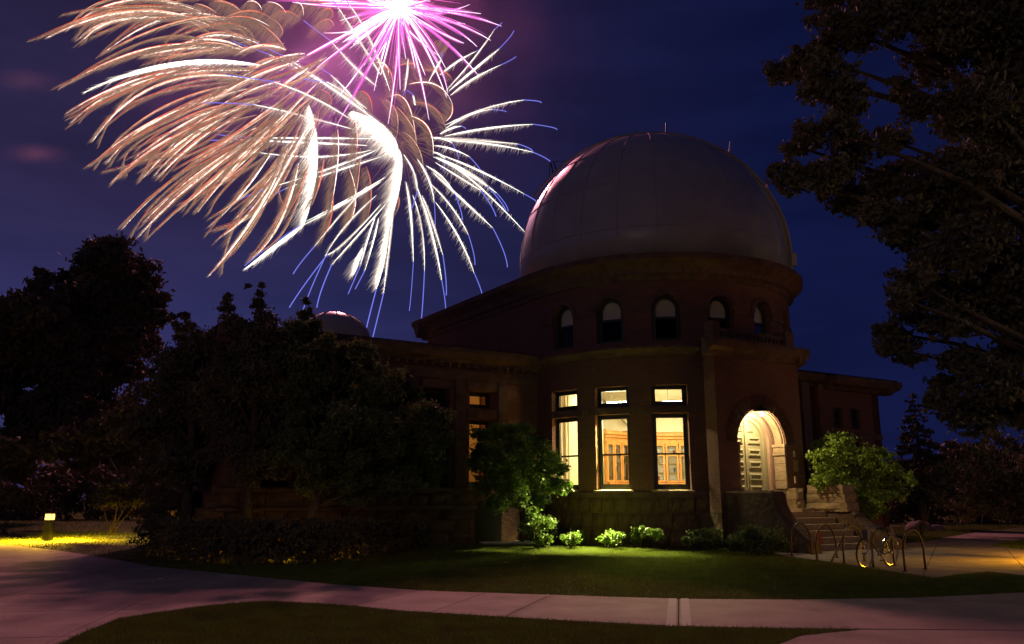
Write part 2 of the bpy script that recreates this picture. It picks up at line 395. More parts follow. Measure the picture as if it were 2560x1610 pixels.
# left forecourt: wide concrete area running to the bollard, in slabs
court = thing('forecourt', 'wide concrete forecourt left of the hedge, lit yellow by the bollard', 'pavement', G(100, 1450)); court['kind'] = 'structure'
def clip(poly, a, b):
    """keep the part of poly left of line a->b"""
    out = []
    def sd(p): return (b[0] - a[0]) * (p[1] - a[1]) - (b[1] - a[1]) * (p[0] - a[0])
    for i in range(len(poly)):
        p, q = poly[i], poly[(i + 1) % len(poly)]; sp, sq = sd(p), sd(q)
        if sp >= 0: out.append(p)
        if (sp >= 0) != (sq >= 0):
            t = sp / (sp - sq); out.append((p[0] + (q[0] - p[0]) * t, p[1] + (q[1] - p[1]) * t))
    return out
cpx = [(-250, 1352), (0, 1362), (150, 1378), (325, 1407), (380, 1418), (560, interp(up_px, 560)), (300, 1549), (209, 1585), (100, 1640), (-60, 1700), (-1200, 1700), (-1000, 1352)]
cpoly = [tuple(G(x, y)[:2]) for x, y in cpx]
gx = Vector((0.985, 0.17)); gy = Vector((-0.17, 0.985)); g0 = Vector(cpoly[3])
def ln(p, d): return (tuple(p), tuple(p + d))
for i in range(-9, 5):
    for j in range(-8, 6):
        w = 2.4; q = list(cpoly)
        a = g0 + gx * (i * w) + gy * (j * w)
        for p, d in ((a, gx), (a + gx * w, gy), (a + gx * w + gy * w, -gx), (a + gy * w, -gy)):
            if q: q = clip(q, *ln(p, d))
        if len(q) >= 3:
            ar = abs(sum(q[k][0] * q[(k + 1) % len(q)][1] - q[(k + 1) % len(q)][0] * q[k][1] for k in range(len(q)))) / 2
            if ar > 0.15: slab('paving_slab', [Vector((x, y, 0)) for x, y in q], court, inset=0.015)
# right walk with the bicycle stands
walk = thing('entrance_walk', 'concrete walk from the entrance steps past the bicycle stands', 'pavement', G(2200, 1400)); walk['kind'] = 'structure'
wpx = [(1935, 1388), (1900, 1372), (2060, 1366), (2230, 1362), (2303, 1356), (2434, 1333), (2560, 1320), (2750, 1300), (2900, 1300), (2800, 1335), (2560, 1349), (2474, 1364), (2560, 1376), (2760, 1384), (2900, 1440), (2760, 1450), (2620, 1446), (2556, 1440), (2468, 1430), (2400, 1436), (2330, 1445), (2255, 1434), (2176, 1421), (2077, 1406)]
wpoly = [tuple(G(x, y)[:2]) for x, y in wpx]
cuts = [2040, 2130, 2215, 2300, 2474, 2640]
def col(xa, xb): # slabs between image-meridians expressed as plan lines
    return None
pA = wpoly[0:6] + [tuple(G(2474, 1364)[:2])] + wpoly[18:]
wd = Vector((math.cos(R(-28)), math.sin(R(-28)))); wn_ = Vector((-wd.y, wd.x)); w0 = Vector(wpoly[0])
def tri_parts(poly):
    from mathutils.geometry import tessellate_polygon
    return tessellate_polygon([[Vector((x, y, 0)) for x, y in poly]])
tris = tri_parts(wpoly)
for i in range(-3, 12):
    for j in range(-6, 10):
        a = w0 + wd * (i * 2.0) + wn_ * (j * 2.0)
        V, Fc = [], []
        for t in tris:
            q = [wpoly[k] for k in t]
            ar = (q[1][0] - q[0][0]) * (q[2][1] - q[0][1]) - (q[2][0] - q[0][0]) * (q[1][1] - q[0][1])
            if ar < 0: q.reverse()
            for p, d in ((a + wd * .01, wd), (a + wd * 1.99, wn_), (a + wd * 2 + wn_ * 1.99, -wd), (a + wn_ * 2 + wd * .01, -wn_)):
                if q: q = clip(q, *ln(p, d))
            if len(q) >= 3:
                o = len(V); V += [Vector((x, y, 0.018)) for x, y in q]; Fc.append(tuple(range(o, o + len(q))))
                V += [Vector((x, y, -0.03)) for x, y in q]; k = len(q)
                for e in range(k): Fc.append((o + e, o + (e + 1) % k, o + k + (e + 1) % k, o + k + e))
        if Fc: obj('paving_slab', (V, Fc), M['conc'], walk)
# near right path joining in the corner
npx = [(2000, 1592), (2151, 1577), (2600, 1580), (3000, 1590), (3000, 1760), (1750, 1760), (1880, 1640)]
Q = polyxy(npx)
slab('branch_path', Q, None, M['conc'], z1=0.016)['kind'] = 'structure'
# far path strip behind the bollard
Q = polyxy([(-300, 1276), (60, 1272), (210, 1270), (330, 1276), (420, 1281), (210, 1275), (60, 1281), (-300, 1290)])
obj('far_path', ([Vector((q.x, q.y, 0.02)) for q in Q], [(0, 1, 2, 3, 4, 5, 6, 7)]), M['conc'])['kind'] = 'structure'
# planting bed of mulch along the round tower, gravel under the small tree
bed = [dm(R(a), RD + .75, 0.012) for a in range(-52, 34, 5)] + [dm(R(a), RD - .1, 0.012) for a in range(32, -54, -5)]
obj('planting_bed', (bed, [tuple(range(len(bed)))]), M['soil'])['kind'] = 'structure'
Q = polyxy([(1150, 1357), (1260, 1366), (1400, 1366), (1420, 1360), (1340, 1352), (1200, 1352)])
obj('gravel_bed', ([Vector((q.x, q.y, 0.016)) for q in Q], [tuple(range(6))]), M['gravel'])['kind'] = 'structure'

# ================================================================== the observatory
B = thing('observatory_building', 'red brick observatory with a big pale dome on its round tower', 'observatory', (C0.x, C0.y, 0))
ph0, ph1 = R(-48.1), R(131.9)
low_w = [(R(a), 0.62 / RD) for a in (-36.6, -15.7, 5.4)]
low_ops = [(R(36.9), 1.4 / RD, 1.16, 5.2, False)] + [(a, h, 1.85, 4.45, False) for a, h in low_w] + [(a, h, 4.70, 5.42, False) for a, h in low_w]
upp_a = [R(a) for a in (-36.6, -15.7, 5.4, 26.4, 47.2, 68.2)]
upp_ops = [(a, 0.50 / RD, 6.98, 8.62, True) for a in upp_a]
vf, uv = wallm(dm, ph0, ph1, 0, 6.45, RD, RD - .45, low_ops, R(4), RD); obj('tower_wall', vf, M['brick'], B, uv=uv)
vf, uv = wallm(dm, ph0, ph1, 6.75, 9.25, RD, RD - .45, upp_ops, R(4), RD); obj('tower_wall', vf, M['brick'], B, uv=uv)
# straight side walls of the tower block, s = 0 and s = 2*RD, and its back
def sideL(a, r, z): return fm(-(r - RD) , a, z)
def sideR(a, r, z): return fm(2 * RD * 0.996 + (r - RD), a, z)
for mpf in (sideL, sideR):
    vf, uv = wallm(mpf, -0.47, 9.5, 0, 9.25, RD - .003, RD - .45, [], 2.0); obj('side_wall', vf, M['brick'], B, uv=uv)
vf, uv = wallm(fm, 0.01, 10.87, 0, 9.25, 9.5, 9.05, [], 2.0); obj('back_wall', vf, M['brick'], B, uv=uv)
# string courses and cornices
belt = [(RD - .1, 6.45), (RD + .08, 6.45), (RD + .14, 6.55), (RD + .3, 6.68), (RD + .3, 6.78), (RD - .1, 6.85)]
obj('belt_course', sweepm(dm, ph0, ph1, belt, 40), M['sand'], B)
sill = [(RD - .1, 1.62), (RD + .07, 1.62), (RD + .07, 1.78), (RD + .02, 1.84), (RD - .1, 1.84)]
obj('water_table', sweepm(dm, ph0, ph1, sill, 40), M['sand'], B)
lint = [(RD - .02, 4.45), (RD + .03, 4.45), (RD + .03, 4.68), (RD - .02, 4.68)]
for a, h in low_w: obj('stone_lintel', sweepm(dm, a - h - .05, a + h + .05, lint, 6), M['sand'], B)
cor = [(RD - .2, 9.15), (RD + .05, 9.15), (RD + .10, 9.3), (RD + .2, 9.36), (RD + .25, 9.55), (RD + .45, 9.72), (RD + .58, 9.8), (RD + .6, 10.0), (RD - .2, 10.0)]
obj('cornice', sweepm(dm, ph0, ph1, cor, 48), M['sand'], B)
obj('cornice', sweepm(sideL, -0.47, 10.0, cor, 4), M['sand'], B)
obj('cornice', sweepm(sideR, -0.47, 10.0, cor, 4), M['sand'], B)
def backm(a, r, z): return fm(a, 9.5 + (r - RD), z)
obj('cornice', sweepm(backm, -0.6, 11.4, [(r, z - .004) for r, z in cor], 4), M['sand'], B)
# dentil blocks under the tower cornice: each one a piece
dme = bpy.data.meshes.new('dentil'); dme.from_pydata(*[x if i == 0 else [] for i, x in enumerate((box(-.09, .09, -.1, .1, -.11, .11)[0], 0))], box(0, 1, 0, 1, 0, 1)[1]); dme.materials.append(M['sand'])
for k in range(60):
    a = ph0 + (ph1 - ph0) * (k + .5) / 60
    if a < R(95): inst('dentil', dme, dm(a, RD + .13, 9.46), BASE + a + math.pi / 2, B)
for k in range(22): inst('dentil', dme, fm(-.13, -.2 + k * .45, 9.46), AL + math.pi / 2, B)
# flat roof of the block
rf = [dm(ph0 + (ph1 - ph0) * i / 40, RD + .2, 9.94) for i in range(41)] + [fm(10.9, 9.6, 9.94), fm(0, 9.6, 9.94)]
obj('flat_roof', (rf, [tuple(range(len(rf)))]), M['roof'], B)
# arch hood moulds over the upper windows and impost line
for a in upp_a[:5]:
    V, Fc = [], []; n = 14; r0, r1 = .50, .66
    for i in range(n + 1):
        w = math.pi * i / n
        for rr, ro in ((r0, RD + .003), (r1, RD + .003), (r1, RD + .07), (r0, RD + .07)):
            V.append(dm(a - rr * math.cos(w) / RD, ro, 8.12 + rr * math.sin(w)))
    for i in range(n):
        for j in range(4): Fc.append((i * 4 + j, i * 4 + (j + 1) % 4, i * 4 + 4 + (j + 1) % 4, i * 4 + 4 + j))
    obj('arch_hood', (V, Fc), M['sand'], B)
gaps = [ph0] + sum([[a - .52 / RD, a + .52 / RD] for a in upp_a], []) + [ph1]
for i in range(0, len(gaps) - 1, 2):
    obj('impost_band', sweepm(dm, gaps[i], gaps[i + 1], [(RD, 7.98), (RD + .05, 7.98), (RD + .05, 8.10), (RD, 8.10)], 6), M['sand'], B)
# ---- windows
def bar(mp, a0, a1, z0, z1, r0, r1): return boxm(mp, a0, a1, r0, r1, z0, z1)
def sash_window(mp, k, a, hw, z0, z1, ro, par, mid=True, glass='glass', fr=.09, shade=None):
    """k = units of a per metre; ro = outer wall position, inward negative for the drum (sg)"""
    h = hw * k; f = fr * k; s = k
    parts = [bar(mp, a - h, a - h + f, z0, z1, ro[0], ro[1]), bar(mp, a + h - f, a + h, z0, z1, ro[0], ro[1]),
             bar(mp, a - h + f, a + h - f, z0, z0 + .12, ro[0], ro[1]), bar(mp, a - h + f, a + h - f, z1 - .08, z1, ro[0], ro[1])]
    w = obj('window_frame', merge(*parts), M['dark'], par)
    i0, i1 = ro[0] + (ro[1] - ro[0]) * .2, ro[0] + (ro[1] - ro[0]) * .7
    g = (ro[0] + ro[1]) / 2
    zm = z0 + (z1 - z0) * .47
    panes = [(z0 + .2, zm - .03), (zm + .03, z1 - .14)] if mid else [(z0 + .17, z1 - .13)]
    ins = f + .05 * k
    sp = [bar(mp, a - h + f, a - h + ins, z0 + .12, z1 - .08, i0, i1), bar(mp, a + h - ins, a + h - f, z0 + .12, z1 - .08, i0, i1),
          bar(mp, a - h + ins, a + h - ins, z0 + .12, panes[0][0], i0, i1), bar(mp, a - h + ins, a + h - ins, panes[-1][1], z1 - .08, i0, i1)]
    if mid: sp.append(bar(mp, a - h + ins, a + h - ins, zm - .03, zm + .03, i0, i1))
    obj('sash', merge(*sp), M['dark'], w)
    for p0, p1 in panes:
        obj('pane', ([mp(a - h + ins, g, p0), mp(a + h - ins, g, p0), mp(a + h - ins, g, p1), mp(a - h + ins, g, p1)], [(0, 1, 2, 3)]), M[glass], w)
    if shade:
        g2 = ro[1] + (ro[1] - ro[0]) * .3; zs = z0 + (z1 - z0) * (1 - shade)
        obj('roller_shade', boxm(mp, a - h + ins * .6, a + h - ins * .6, g2, g2 + (ro[1] - ro[0]) * .08, zs, z1 - .02), M['shade'], w)
    return w
for a, h in low_w:
    sash_window(dm, 1 / RD, a, .62, 1.86, 4.44, (RD - .22, RD - .34), B)
    sash_window(dm, 1 / RD, a, .62, 4.705, 5.415, (RD - .22, RD - .34), B, mid=False)
    obj('window_sill', sweepm(dm, a - h - .015, a + h + .015, [(RD - .22, 1.80), (RD + .10, 1.79), (RD + .10, 1.855), (RD - .22, 1.875)], 4), M['sandlt'], B)
for i, a in enumerate(upp_a):      # arched, cream shade half drawn
    n = 12; V = []; r_ = .44
    ring = [(-r_, 7.0)] + [(-r_ * math.cos(math.pi * q / n), 8.12 + (r_ + .02) * math.sin(math.pi * q / n)) for q in range(n + 1)] + [(r_, 7.0)]
    rin = [(-r_ + .07, 7.08)] + [(-(r_ - .07) * math.cos(math.pi * q / n), 8.12 + (r_ - .06) * math.sin(math.pi * q / n)) for q in range(n + 1)] + [(r_ - .07, 7.08)]
    ring = [(x * 1.13, z) for x, z in ring]
    k = len(ring); Fc = []
    for ro in (RD - .2, RD - .3):
        V += [dm(a + x / RD, ro, z) for x, z in ring] + [dm(a + x / RD, ro, z) for x, z in rin]
    for j in range(k):
        j2 = (j + 1) % k
        Fc += [(j, j2, k + j2, k + j), (k + j, k + j2, 3 * k + j2, 3 * k + j), (2 * k + j, 2 * k + j2, 3 * k + j2, 3 * k + j)]
    w = obj('arched_window_frame', (V, Fc), M['dark'], B)
    obj('meeting_rail', boxm(dm, a - .37 / RD, a + .37 / RD, RD - .27, RD - .19, 7.78, 7.86), M['dark'], w)
    pane = [dm(a + x / RD, RD - .25, z) for x, z in rin if z > 7.8 or True]
    obj('pane', (pane, [tuple(range(k))]), M['glassu'], w)
    sh = [(-.43, 7.82)] + [(-.45 * math.cos(math.pi * q / n), 8.12 + .47 * math.sin(math.pi * q / n)) for q in range(n + 1)] + [(.43, 7.82)]
    obj('roller_shade', ([dm(a + x / RD, RD - .33, z) for x, z in sh], [tuple(range(len(sh)))]), M['shade'], w)
# ---- dome
DC = (C0.x, C0.y, 0)
skirt = [(5.30, 9.9), (5.30, 10.2), (5.46, 10.22), (5.46, 10.34), (5.50, 10.36), (5.50, 11.2)]
prof = skirt + [(5.5 * math.cos(R(t)), 11.2 + 5.5 * math.sin(R(t))) for t in range(5, 91, 5)]
prof[-1] = (0.001, 16.7)
dome = obj('dome', lathe(DC, prof, 72), M['dome'], B, smooth=True)
for zz in (11.2, 13.1, 14.9):
    rr = math.sqrt(max(0, 5.5 ** 2 - (zz - 11.2) ** 2)) + .008
    obj('panel_seam', lathe(DC, [(rr - .02, zz - .03), (rr + .012, zz - .02), (rr + .006, zz + .02), (rr - .03, zz + .03)], 72), M['domerib'], dome)
for k in range(24):
    a = BASE + 2 * math.pi * k / 24 + .06
    pts = [Vector((DC[0] + 5.506 * math.cos(R(t)) * math.cos(a), DC[1] + 5.506 * math.cos(R(t)) * math.sin(a), 11.2 + 5.506 * math.sin(R(t)))) for t in range(-8, 84, 6)]
    obj('panel_seam', tube(pts, .018, 4), M['dome'], dome)
# shutter over the slit: a raised band running from the base on the right over the crown and a little past it
sa = BASE + R(92); sd = Vector((math.cos(sa), math.sin(sa), 0)); sn = Vector((-sd.y, sd.x, 0)); hub = Vector((DC[0], DC[1], 11.2))
def shut(el, w, r): return hub + sd * (r * math.cos(R(el))) + Vector((0, 0, r * math.sin(R(el)))) + sn * w
V, Fc = [], []; els = list(range(-8, 103, 5))
for el in els:
    for w, r in ((-.95, 5.42), (-.95, 5.68), (-.80, 5.70), (.80, 5.70), (.95, 5.68), (.95, 5.42)):
        V.append(shut(el, w, math.sqrt(max(r * r - w * w * .6, 1))))
for i in range(len(els) - 1):
    for j in range(5): Fc.append((i * 6 + j, i * 6 + j + 1, i * 6 + 7 + j, i * 6 + 6 + j))
Fc += [(0, 1, 2, 3, 4, 5), tuple((len(els) - 1) * 6 + j for j in range(6))]
obj('shutter', (V, Fc), M['domerib'], dome)
for w in (-1.05, 1.05): obj('shutter_rail', tube([shut(el, w, 5.62) for el in range(-8, 150, 6)], .05, 6), M['domerib'], dome)
obj('shutter_motor', merge(boxm(lambda a, r, z: shut(a, r, z), -5, 0, -1.15, -.95, 5.6, 5.8)), M['domerib'], dome)
top = hub + Vector((0, 0, 5.5))
obj('lightning_rod', tube([D(1665, 341, 33.5), D(1665, 306, 33.5)], [.04, .02], 6), M['iron'], dome)
obj('lightning_rod', tube([D(1822, 391, 34.6), D(1825, 355, 34.6)], [.05, .025], 6), M['white'], dome)
lad = [tube([D(1384, 438, 34.5), D(1376, 405, 34.5)], .035, 5), tube([D(1393, 432, 34.5), D(1384, 404, 34.5)], .03, 5), tube([D(1371, 405, 34.5), D(1420, 402, 34.5)], .015, 4), tube([D(1374, 410, 34.5), D(1372, 455, 34.5)], .015, 4)]
obj('access_ladder', merge(*lad), M['iron'], dome)
for px, py in ((1462, 404), (1368, 488), (1404, 450)):
    obj('lifting_hook', tube([D(px - 6, py + 3, 33.9), D(px, py - 2, 33.6), D(px + 4, py, 33.8)], .03, 5), M['iron'], dome)

# ---- rough stone plinth of separate blocks (tower, wing, porch)
blocks = {}
def blk(w, h, i):
    key = (round(w, 2), round(h, 2), i % 3)
    if key not in blocks: blocks[key] = rough_block('plinth_stone', w - .025, .35, h - .02, hash(key) % 1000)
    return blocks[key]
for row in range(3):
    h = .54; z = .02 + h * (row + .5); n = 17
    for k in range(n):
        a = R(-47.5) + (R(33) - R(-47.5)) * (k + (.5 if row % 2 else 0.25)) / n
        if a > R(33): continue
        w = RD * R(80.5) / n
        inst('plinth_stone', blk(w, h, k * 7 + row * 3), dm(a, RD - .12, z), BASE + a + math.pi / 2, B)
for row in range(4):
    h = .44; z = h * (row + .5) + .01; k = 0; s = -2.92 - (0.0 if row % 2 else 0)
    while s > WL - .2:
        w = (.95, .7, 1.15, .8)[(k + row) % 4]
        inst('plinth_stone', blk(w, h, k * 5 + row), fm(s - w / 2, -.22, z), AL, B); s -= w; k += 1
obj('water_table', sweepm(fm, WL - .3, -2.86, [(-.48, 1.77), (-.52, 1.88), (-.3, 1.95), (.1, 1.95), (.1, 1.77)], 1), M['sand'], B)
obj('ledge', sweepm(fm, WL - .3, -2.9, [(-.62, 1.22), (-.62, 1.32), (-.3, 1.36), (-.3, 1.22)], 1), M['sand'], B)

# ---- left wing
wing_c = [-2.38 - 1.86 * k for k in range(5)]; WL = -11.3
w_ops = [(c, .52, 4.78, 5.40, False) for c in wing_c] + [(c, .52, 1.96, 4.38, False) for c in wing_c]
vf, uv = wallm(fm, WL, 0.25, 0, 6.45, 0, .6, w_ops, 1.0); obj('wing_wall', vf, M['brick'], B, uv=uv)
for c in wing_c:
    gm = 'glass' if c == wing_c[0] else 'glassd'
    sash_window(fm, 1, c, .52, 4.79, 5.39, (.42, .52), B, mid=False, glass=gm)
    sash_window(fm, 1, c, .52, 1.97, 4.37, (.42, .52), B, glass=gm)
    obj('stone_lintel', boxm(fm, c - .62, c + .62, -.05, .1, 4.42, 4.74), M['sand'], B)
    obj('stone_lintel', boxm(fm, c - .62, c + .62, -.05, .1, 5.44, 5.7), M['sand'], B)
for c in [-1.55] + [x - .93 for x in wing_c]:
    obj('pilaster', boxm(fm, c - .2, c + .2, -.1, .05, 1.96, 5.72), M['sand'], B)
obj('frieze', boxm(fm, WL, .2, -.06, .05, 5.74, 6.1), M['sand'], B)
wc = [(.1, 6.3), (-.12, 6.3), (-.2, 6.42), (-.42, 6.5), (-.5, 6.66), (-.5, 6.84), (.1, 6.9)]
obj('wing_cornice', sweepm(fm, WL - .5, 0.1, wc, 1), M['sand'], B)
for k in range(32): inst('dentil', dme, fm(-.4 - k * .34, -.14, 6.24), AL, B, (.7, .7, .7))
rv = [fm(WL - .5, -.5, 6.86), fm(.1, -.5, 6.86), fm(.1, 9, 6.86), fm(WL - .5, 9, 6.86), fm(WL + 3.5, 4.2, 7.8), fm(.1, 4.2, 7.8)]
obj('hip_roof', (rv, [(0, 1, 5, 4), (2, 3, 4, 5), (3, 0, 4)]), M['roof'], B)
vf, uv = wallm(lambda a, r, z: fm(WL + r, a, z), 0.6, 8, 0, 6.45, 0, .5, [], 2); obj('wing_end_wall', vf, M['brick'], B, uv=uv)
# wing room behind the two lit windows
obj('room_wall', merge(boxm(fm, -3.3, -.1, 4.2, 4.3, 1.2, 6.3), boxm(fm, -3.4, -3.3, .62, 4.3, 1.2, 6.3), boxm(fm, -3.4, -.1, .62, 4.3, 6.3, 6.38), boxm(fm, -3.4, -.1, .62, 4.3, 1.1, 1.2)), M['plaster'], B)
point_light('room_lamp', fm(-2.2, 2.6, 4.6), 60, (1, .42, .10), .15, B)
# small dome
sc_ = D(833, 870, 34.5); sc_.z = 0
sp = [(1.5, 6.9), (1.5, 8.0), (1.62, 8.02), (1.62, 8.12)] + [(1.56 * math.cos(R(t)), 8.12 + 1.3 * math.sin(R(t))) for t in range(0, 91, 9)]
sdm = obj('small_dome', lathe(sc_, sp, 40), M['dome'], B, smooth=True)
for k in range(10):
    a = 2 * math.pi * k / 10
    obj('panel_seam', tube([Vector((sc_.x + 1.565 * math.cos(R(t)) * math.cos(a), sc_.y + 1.565 * math.cos(R(t)) * math.sin(a), 8.12 + 1.305 * math.sin(R(t)))) for t in range(0, 88, 10)], .025, 4), M['domerib'], sdm)
# ---- right wing
rw_ops = []
for c in (13.75, 14.95):
    rw_ops += [(c, .32, 4.55, 5.45, False), (c, .32, 3.2, 4.1, False), (c, .32, 1.9, 2.9, False)]
vf, uv = wallm(fm, 12.55, 16.7, 0, 6.45, -3.0, -2.55, rw_ops, 1.0); obj('right_wing_wall', vf, M['brick'], B, uv=uv)
vf, uv = wallm(fm, 8.2, 12.5, 0, 6.45, -2.6, -2.2, [(12.15, .18, 2.0, 5.8, False)], 1.0); obj('right_wing_wall', vf, M['brick'], B, uv=uv)
vf, uv = wallm(lambda a, r, z: fm(16.7 + r, a, z), -3.0, 7, 0, 6.45, 0, -.5, [], 2); obj('right_wing_wall', vf, M['brick'], B, uv=uv)
obj('corner_pilaster', boxm(fm, 11.35, 11.85, -3.1, -2.55, 0, 6.4), M['brick'], B, uv=[(0, 0)] * 24)
for o in rw_ops: sash_window(fm, 1, o[0], o[1], o[2] + .005, o[3] - .005, (-2.85, -2.78), B, glass='glassd', fr=.05)
obj('stone_band', boxm(fm, 12.56, 16.72, -3.05, -2.9, 4.15, 4.4), M['sand'], B)
obj('wing_cornice', sweepm(fm, 9.2, 12.9, [(r * 1.2 - 2.6, z) for r, z in wc], 1), M['sand'], B)
obj('wing_cornice', sweepm(fm, 12.9, 17.5, [(r * 1.5 - 3.0, z - .1) for r, z in wc], 1), M['sand'], B)
obj('wing_cornice', sweepm(lambda a, r, z: fm(16.7 - r * 1.5, a, z - .1), -3.7, 7, wc, 1), M['sand'], B)
obj('hip_roof', ([fm(9, -3.2, 6.88), fm(17.4, -3.7, 6.8), fm(17.4, 7.5, 6.8), fm(9, 7.5, 6.88), fm(13, 2, 7.5)], [(0, 1, 4), (1, 2, 4), (2, 3, 4), (3, 0, 4)]), M['roof'], B)

# ---- entrance porch with the arched doorway
PT = -6.35; AC, AH = 4.99, 1.20; S0, S1 = 2.9, 7.1; SPR = 3.42
vf, uv = wallm(fm, S0, S1, 1.15, 6.45, PT, PT + .5, [(AC, AH, 1.16, SPR + AH, True)], .4); obj('porch_wall', vf, M['brick'], B, uv=uv)
vf, uv = wallm(lambda a, r, z: fm(S1 - r, a, z), PT + .004, -2.6, 0, 6.45, 0, .5, [], 1.5); obj('porch_wall', vf, M['brick'], B, uv=uv)
obj('porch_base', boxm(fm, S0, S1 - .01, PT + .01, -3, 0, 1.14), M['stone'], B)
pc = [(PT + .2, 6.3), (PT - .08, 6.3), (PT - .14, 6.45), (PT - .3, 6.56), (PT - .34, 6.72), (PT - .34, 6.86), (PT + .2, 6.9)]
obj('porch_cornice', sweepm(fm, S0 - .34, S1 + .34, pc, 1), M['sand'], B)
obj('porch_cornice', sweepm(lambda a, r, z: fm(S1 - (r - PT), a, z - .003), PT - .3, -2.8, pc, 1), M['sand'], B)
obj('porch_roof', boxm(fm, S0 + .1, S1, PT + .1, -2.5, 6.5, 6.7), M['roof'], B)
bal = [boxm(fm, S0 + .2, S1 - .1, PT + .12, PT + .26, 7.18, 7.32), boxm(fm, S0 + .2, S1 - .1, PT + .1, PT + .28, 6.9, 7.0), boxm(fm, S1 - .5, S1 - .05, PT + .02, PT + .42, 6.9, 7.5), boxm(fm, S0 + .05, S0 + .4, PT + .02, PT + .42, 6.9, 7.5)]
for k in range(16): bal.append(boxm(fm, S0 + .45 + k * .2, S0 + .54 + k * .2, PT + .15, PT + .23, 7.0, 7.18))
obj('balustrade', merge(*bal), M['sand'], B)
# voussoirs of the arch, each one a stone
nv_ = 15
for k in range(nv_):
    w0_, w1_ = math.pi * k / nv_ + .006, math.pi * (k + 1) / nv_ - .006; V = []
    for tt in (PT - .022 - .008 * (k % 3), PT + .03):
        for rr, ww in ((AH, w0_), (AH + .48, w0_), (AH + .48, w1_), (AH, w1_)):
            V.append(fm(AC - rr * math.cos(ww), tt, SPR + rr * math.sin(ww)))
    obj('voussoir', (V, BF), M['sandd'], B)
# arch lining (buff stone soffit), inner moulding, jamb pilasters with capitals
def archband(r0, r1, t0, t1, zb, m, nm, par=B, n=28):
    V, Fc = [], []; pr = [(-1, zb)] + [(-math.cos(math.pi * i / n), None, math.sin(math.pi * i / n)) for i in range(n + 1)] + [(1, zb)]
    for p in pr:
        for rr, tt in ((r0, t0), (r1, t0), (r1, t1), (r0, t1)):
            if p[1] is not None: V.append(fm(AC + p[0] * rr, tt, p[1]))
            else: V.append(fm(AC + p[0] * rr, tt, SPR + p[2] * rr))
    k = len(pr)
    for i in range(k - 1):
        for j in range(4): Fc.append((i * 4 + j, i * 4 + (j + 1) % 4, i * 4 + 4 + (j + 1) % 4, i * 4 + 4 + j))
    return obj(nm, (V, Fc), m, par)
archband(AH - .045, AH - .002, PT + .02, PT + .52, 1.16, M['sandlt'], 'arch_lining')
archband(AH - .085, AH - .047, PT + .06, PT + .11, 1.16, M['sand'], 'arch_roll')
archband(AH - .085, AH - .047, PT + .43, PT + .49, 1.16, M['sand'], 'arch_roll')
archband(AH - .22, AH - .05, PT + .53, PT + .66, 1.16, mat('pinkish_stone', (.38, .24, .17), .9, .12, 4), 'inner_moulding')
archband(AH - .34, AH - .2, PT + .67, PT + .80, 1.16, M['door'], 'door_frame')
for s_ in (-1, 1):
    x = AC + s_ * (AH - .06)
    c0, c1 = sorted((x - s_ * .08, x + s_ * .04))
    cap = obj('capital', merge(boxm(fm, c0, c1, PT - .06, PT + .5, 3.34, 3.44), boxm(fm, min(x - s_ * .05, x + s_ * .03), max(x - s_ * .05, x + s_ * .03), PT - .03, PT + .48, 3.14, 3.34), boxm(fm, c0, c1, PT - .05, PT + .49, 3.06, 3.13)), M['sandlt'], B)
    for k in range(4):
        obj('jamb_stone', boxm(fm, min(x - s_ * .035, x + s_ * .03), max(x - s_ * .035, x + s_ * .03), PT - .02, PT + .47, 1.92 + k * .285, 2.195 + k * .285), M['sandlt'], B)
# door
dT = PT + .76; DR = AH - .3
door = archband(0.0, DR, dT, dT + .05, 1.16, M['door'], 'door')
def inarc(x, z): return z < SPR + math.sqrt(max(0, (DR - .05) ** 2 - x * x)) - .02
for lf in (-1, 1):
    x0, x1 = (0.11, DR - .15) if lf > 0 else (-DR + .15, -.11)
    for k in range(8):
        za = 1.32 + k * .42; zb = za + .29
        xa, xb = x0, x1
        while not inarc(xb if lf > 0 else xa, zb) and xb - xa > .2:
            if lf > 0: xb -= .02
            else: xa += .02
        if xb - xa < .22: continue
        V = []; e = .055
        for (ax, bx, az, bz, tt) in ((xa, xb, za, zb, dT - .002), (xa + e, xb - e, za + e, zb - e, dT - .06), (xa + e * 1.3, xb - e * 1.3, za + e * 1.3, zb - e * 1.3, dT - .06), (xa + e * 2, xb - e * 2, za + e * 1.9, zb - e * 1.9, dT + .03)):
            V += [fm(AC + ax, tt, az), fm(AC + bx, tt, az), fm(AC + bx, tt, bz), fm(AC + ax, tt, bz)]
        Fc = []
        for r_ in range(3):
            for j in range(4): Fc.append((r_ * 4 + j, r_ * 4 + (j + 1) % 4, r_ * 4 + 4 + (j + 1) % 4, r_ * 4 + 4 + j))
        Fc.append((12, 13, 14, 15))
        obj('raised_panel', (V, Fc), M['door'], door)
obj('meeting_stile', boxm(fm, AC - .035, AC + .035, dT - .05, dT - .002, 1.18, SPR + DR - .06), M['door'], door)
obj('door_handle', merge(boxm(fm, AC + .05, AC + .10, dT - .03, dT - .003, 1.95, 2.35), tube([fm(AC + .075, dT - .03, 2.22), fm(AC + .075, dT - .10, 2.2), fm(AC + .075, dT - .10, 2.05)], .016, 8)), M['brass'], door)
# stone at the foot of the jambs
for s_ in (-1, 1):
    for k, (z, w) in enumerate(((1.34, .42), (1.74, .36))):
        me = rough_block('jamb_foot_stone', w, .62, .38, 40 + k); me.materials[0] = M['cheek']; inst('jamb_foot_stone', me, fm(AC + s_ * (AH + .12), PT - .05, z), AL, B)
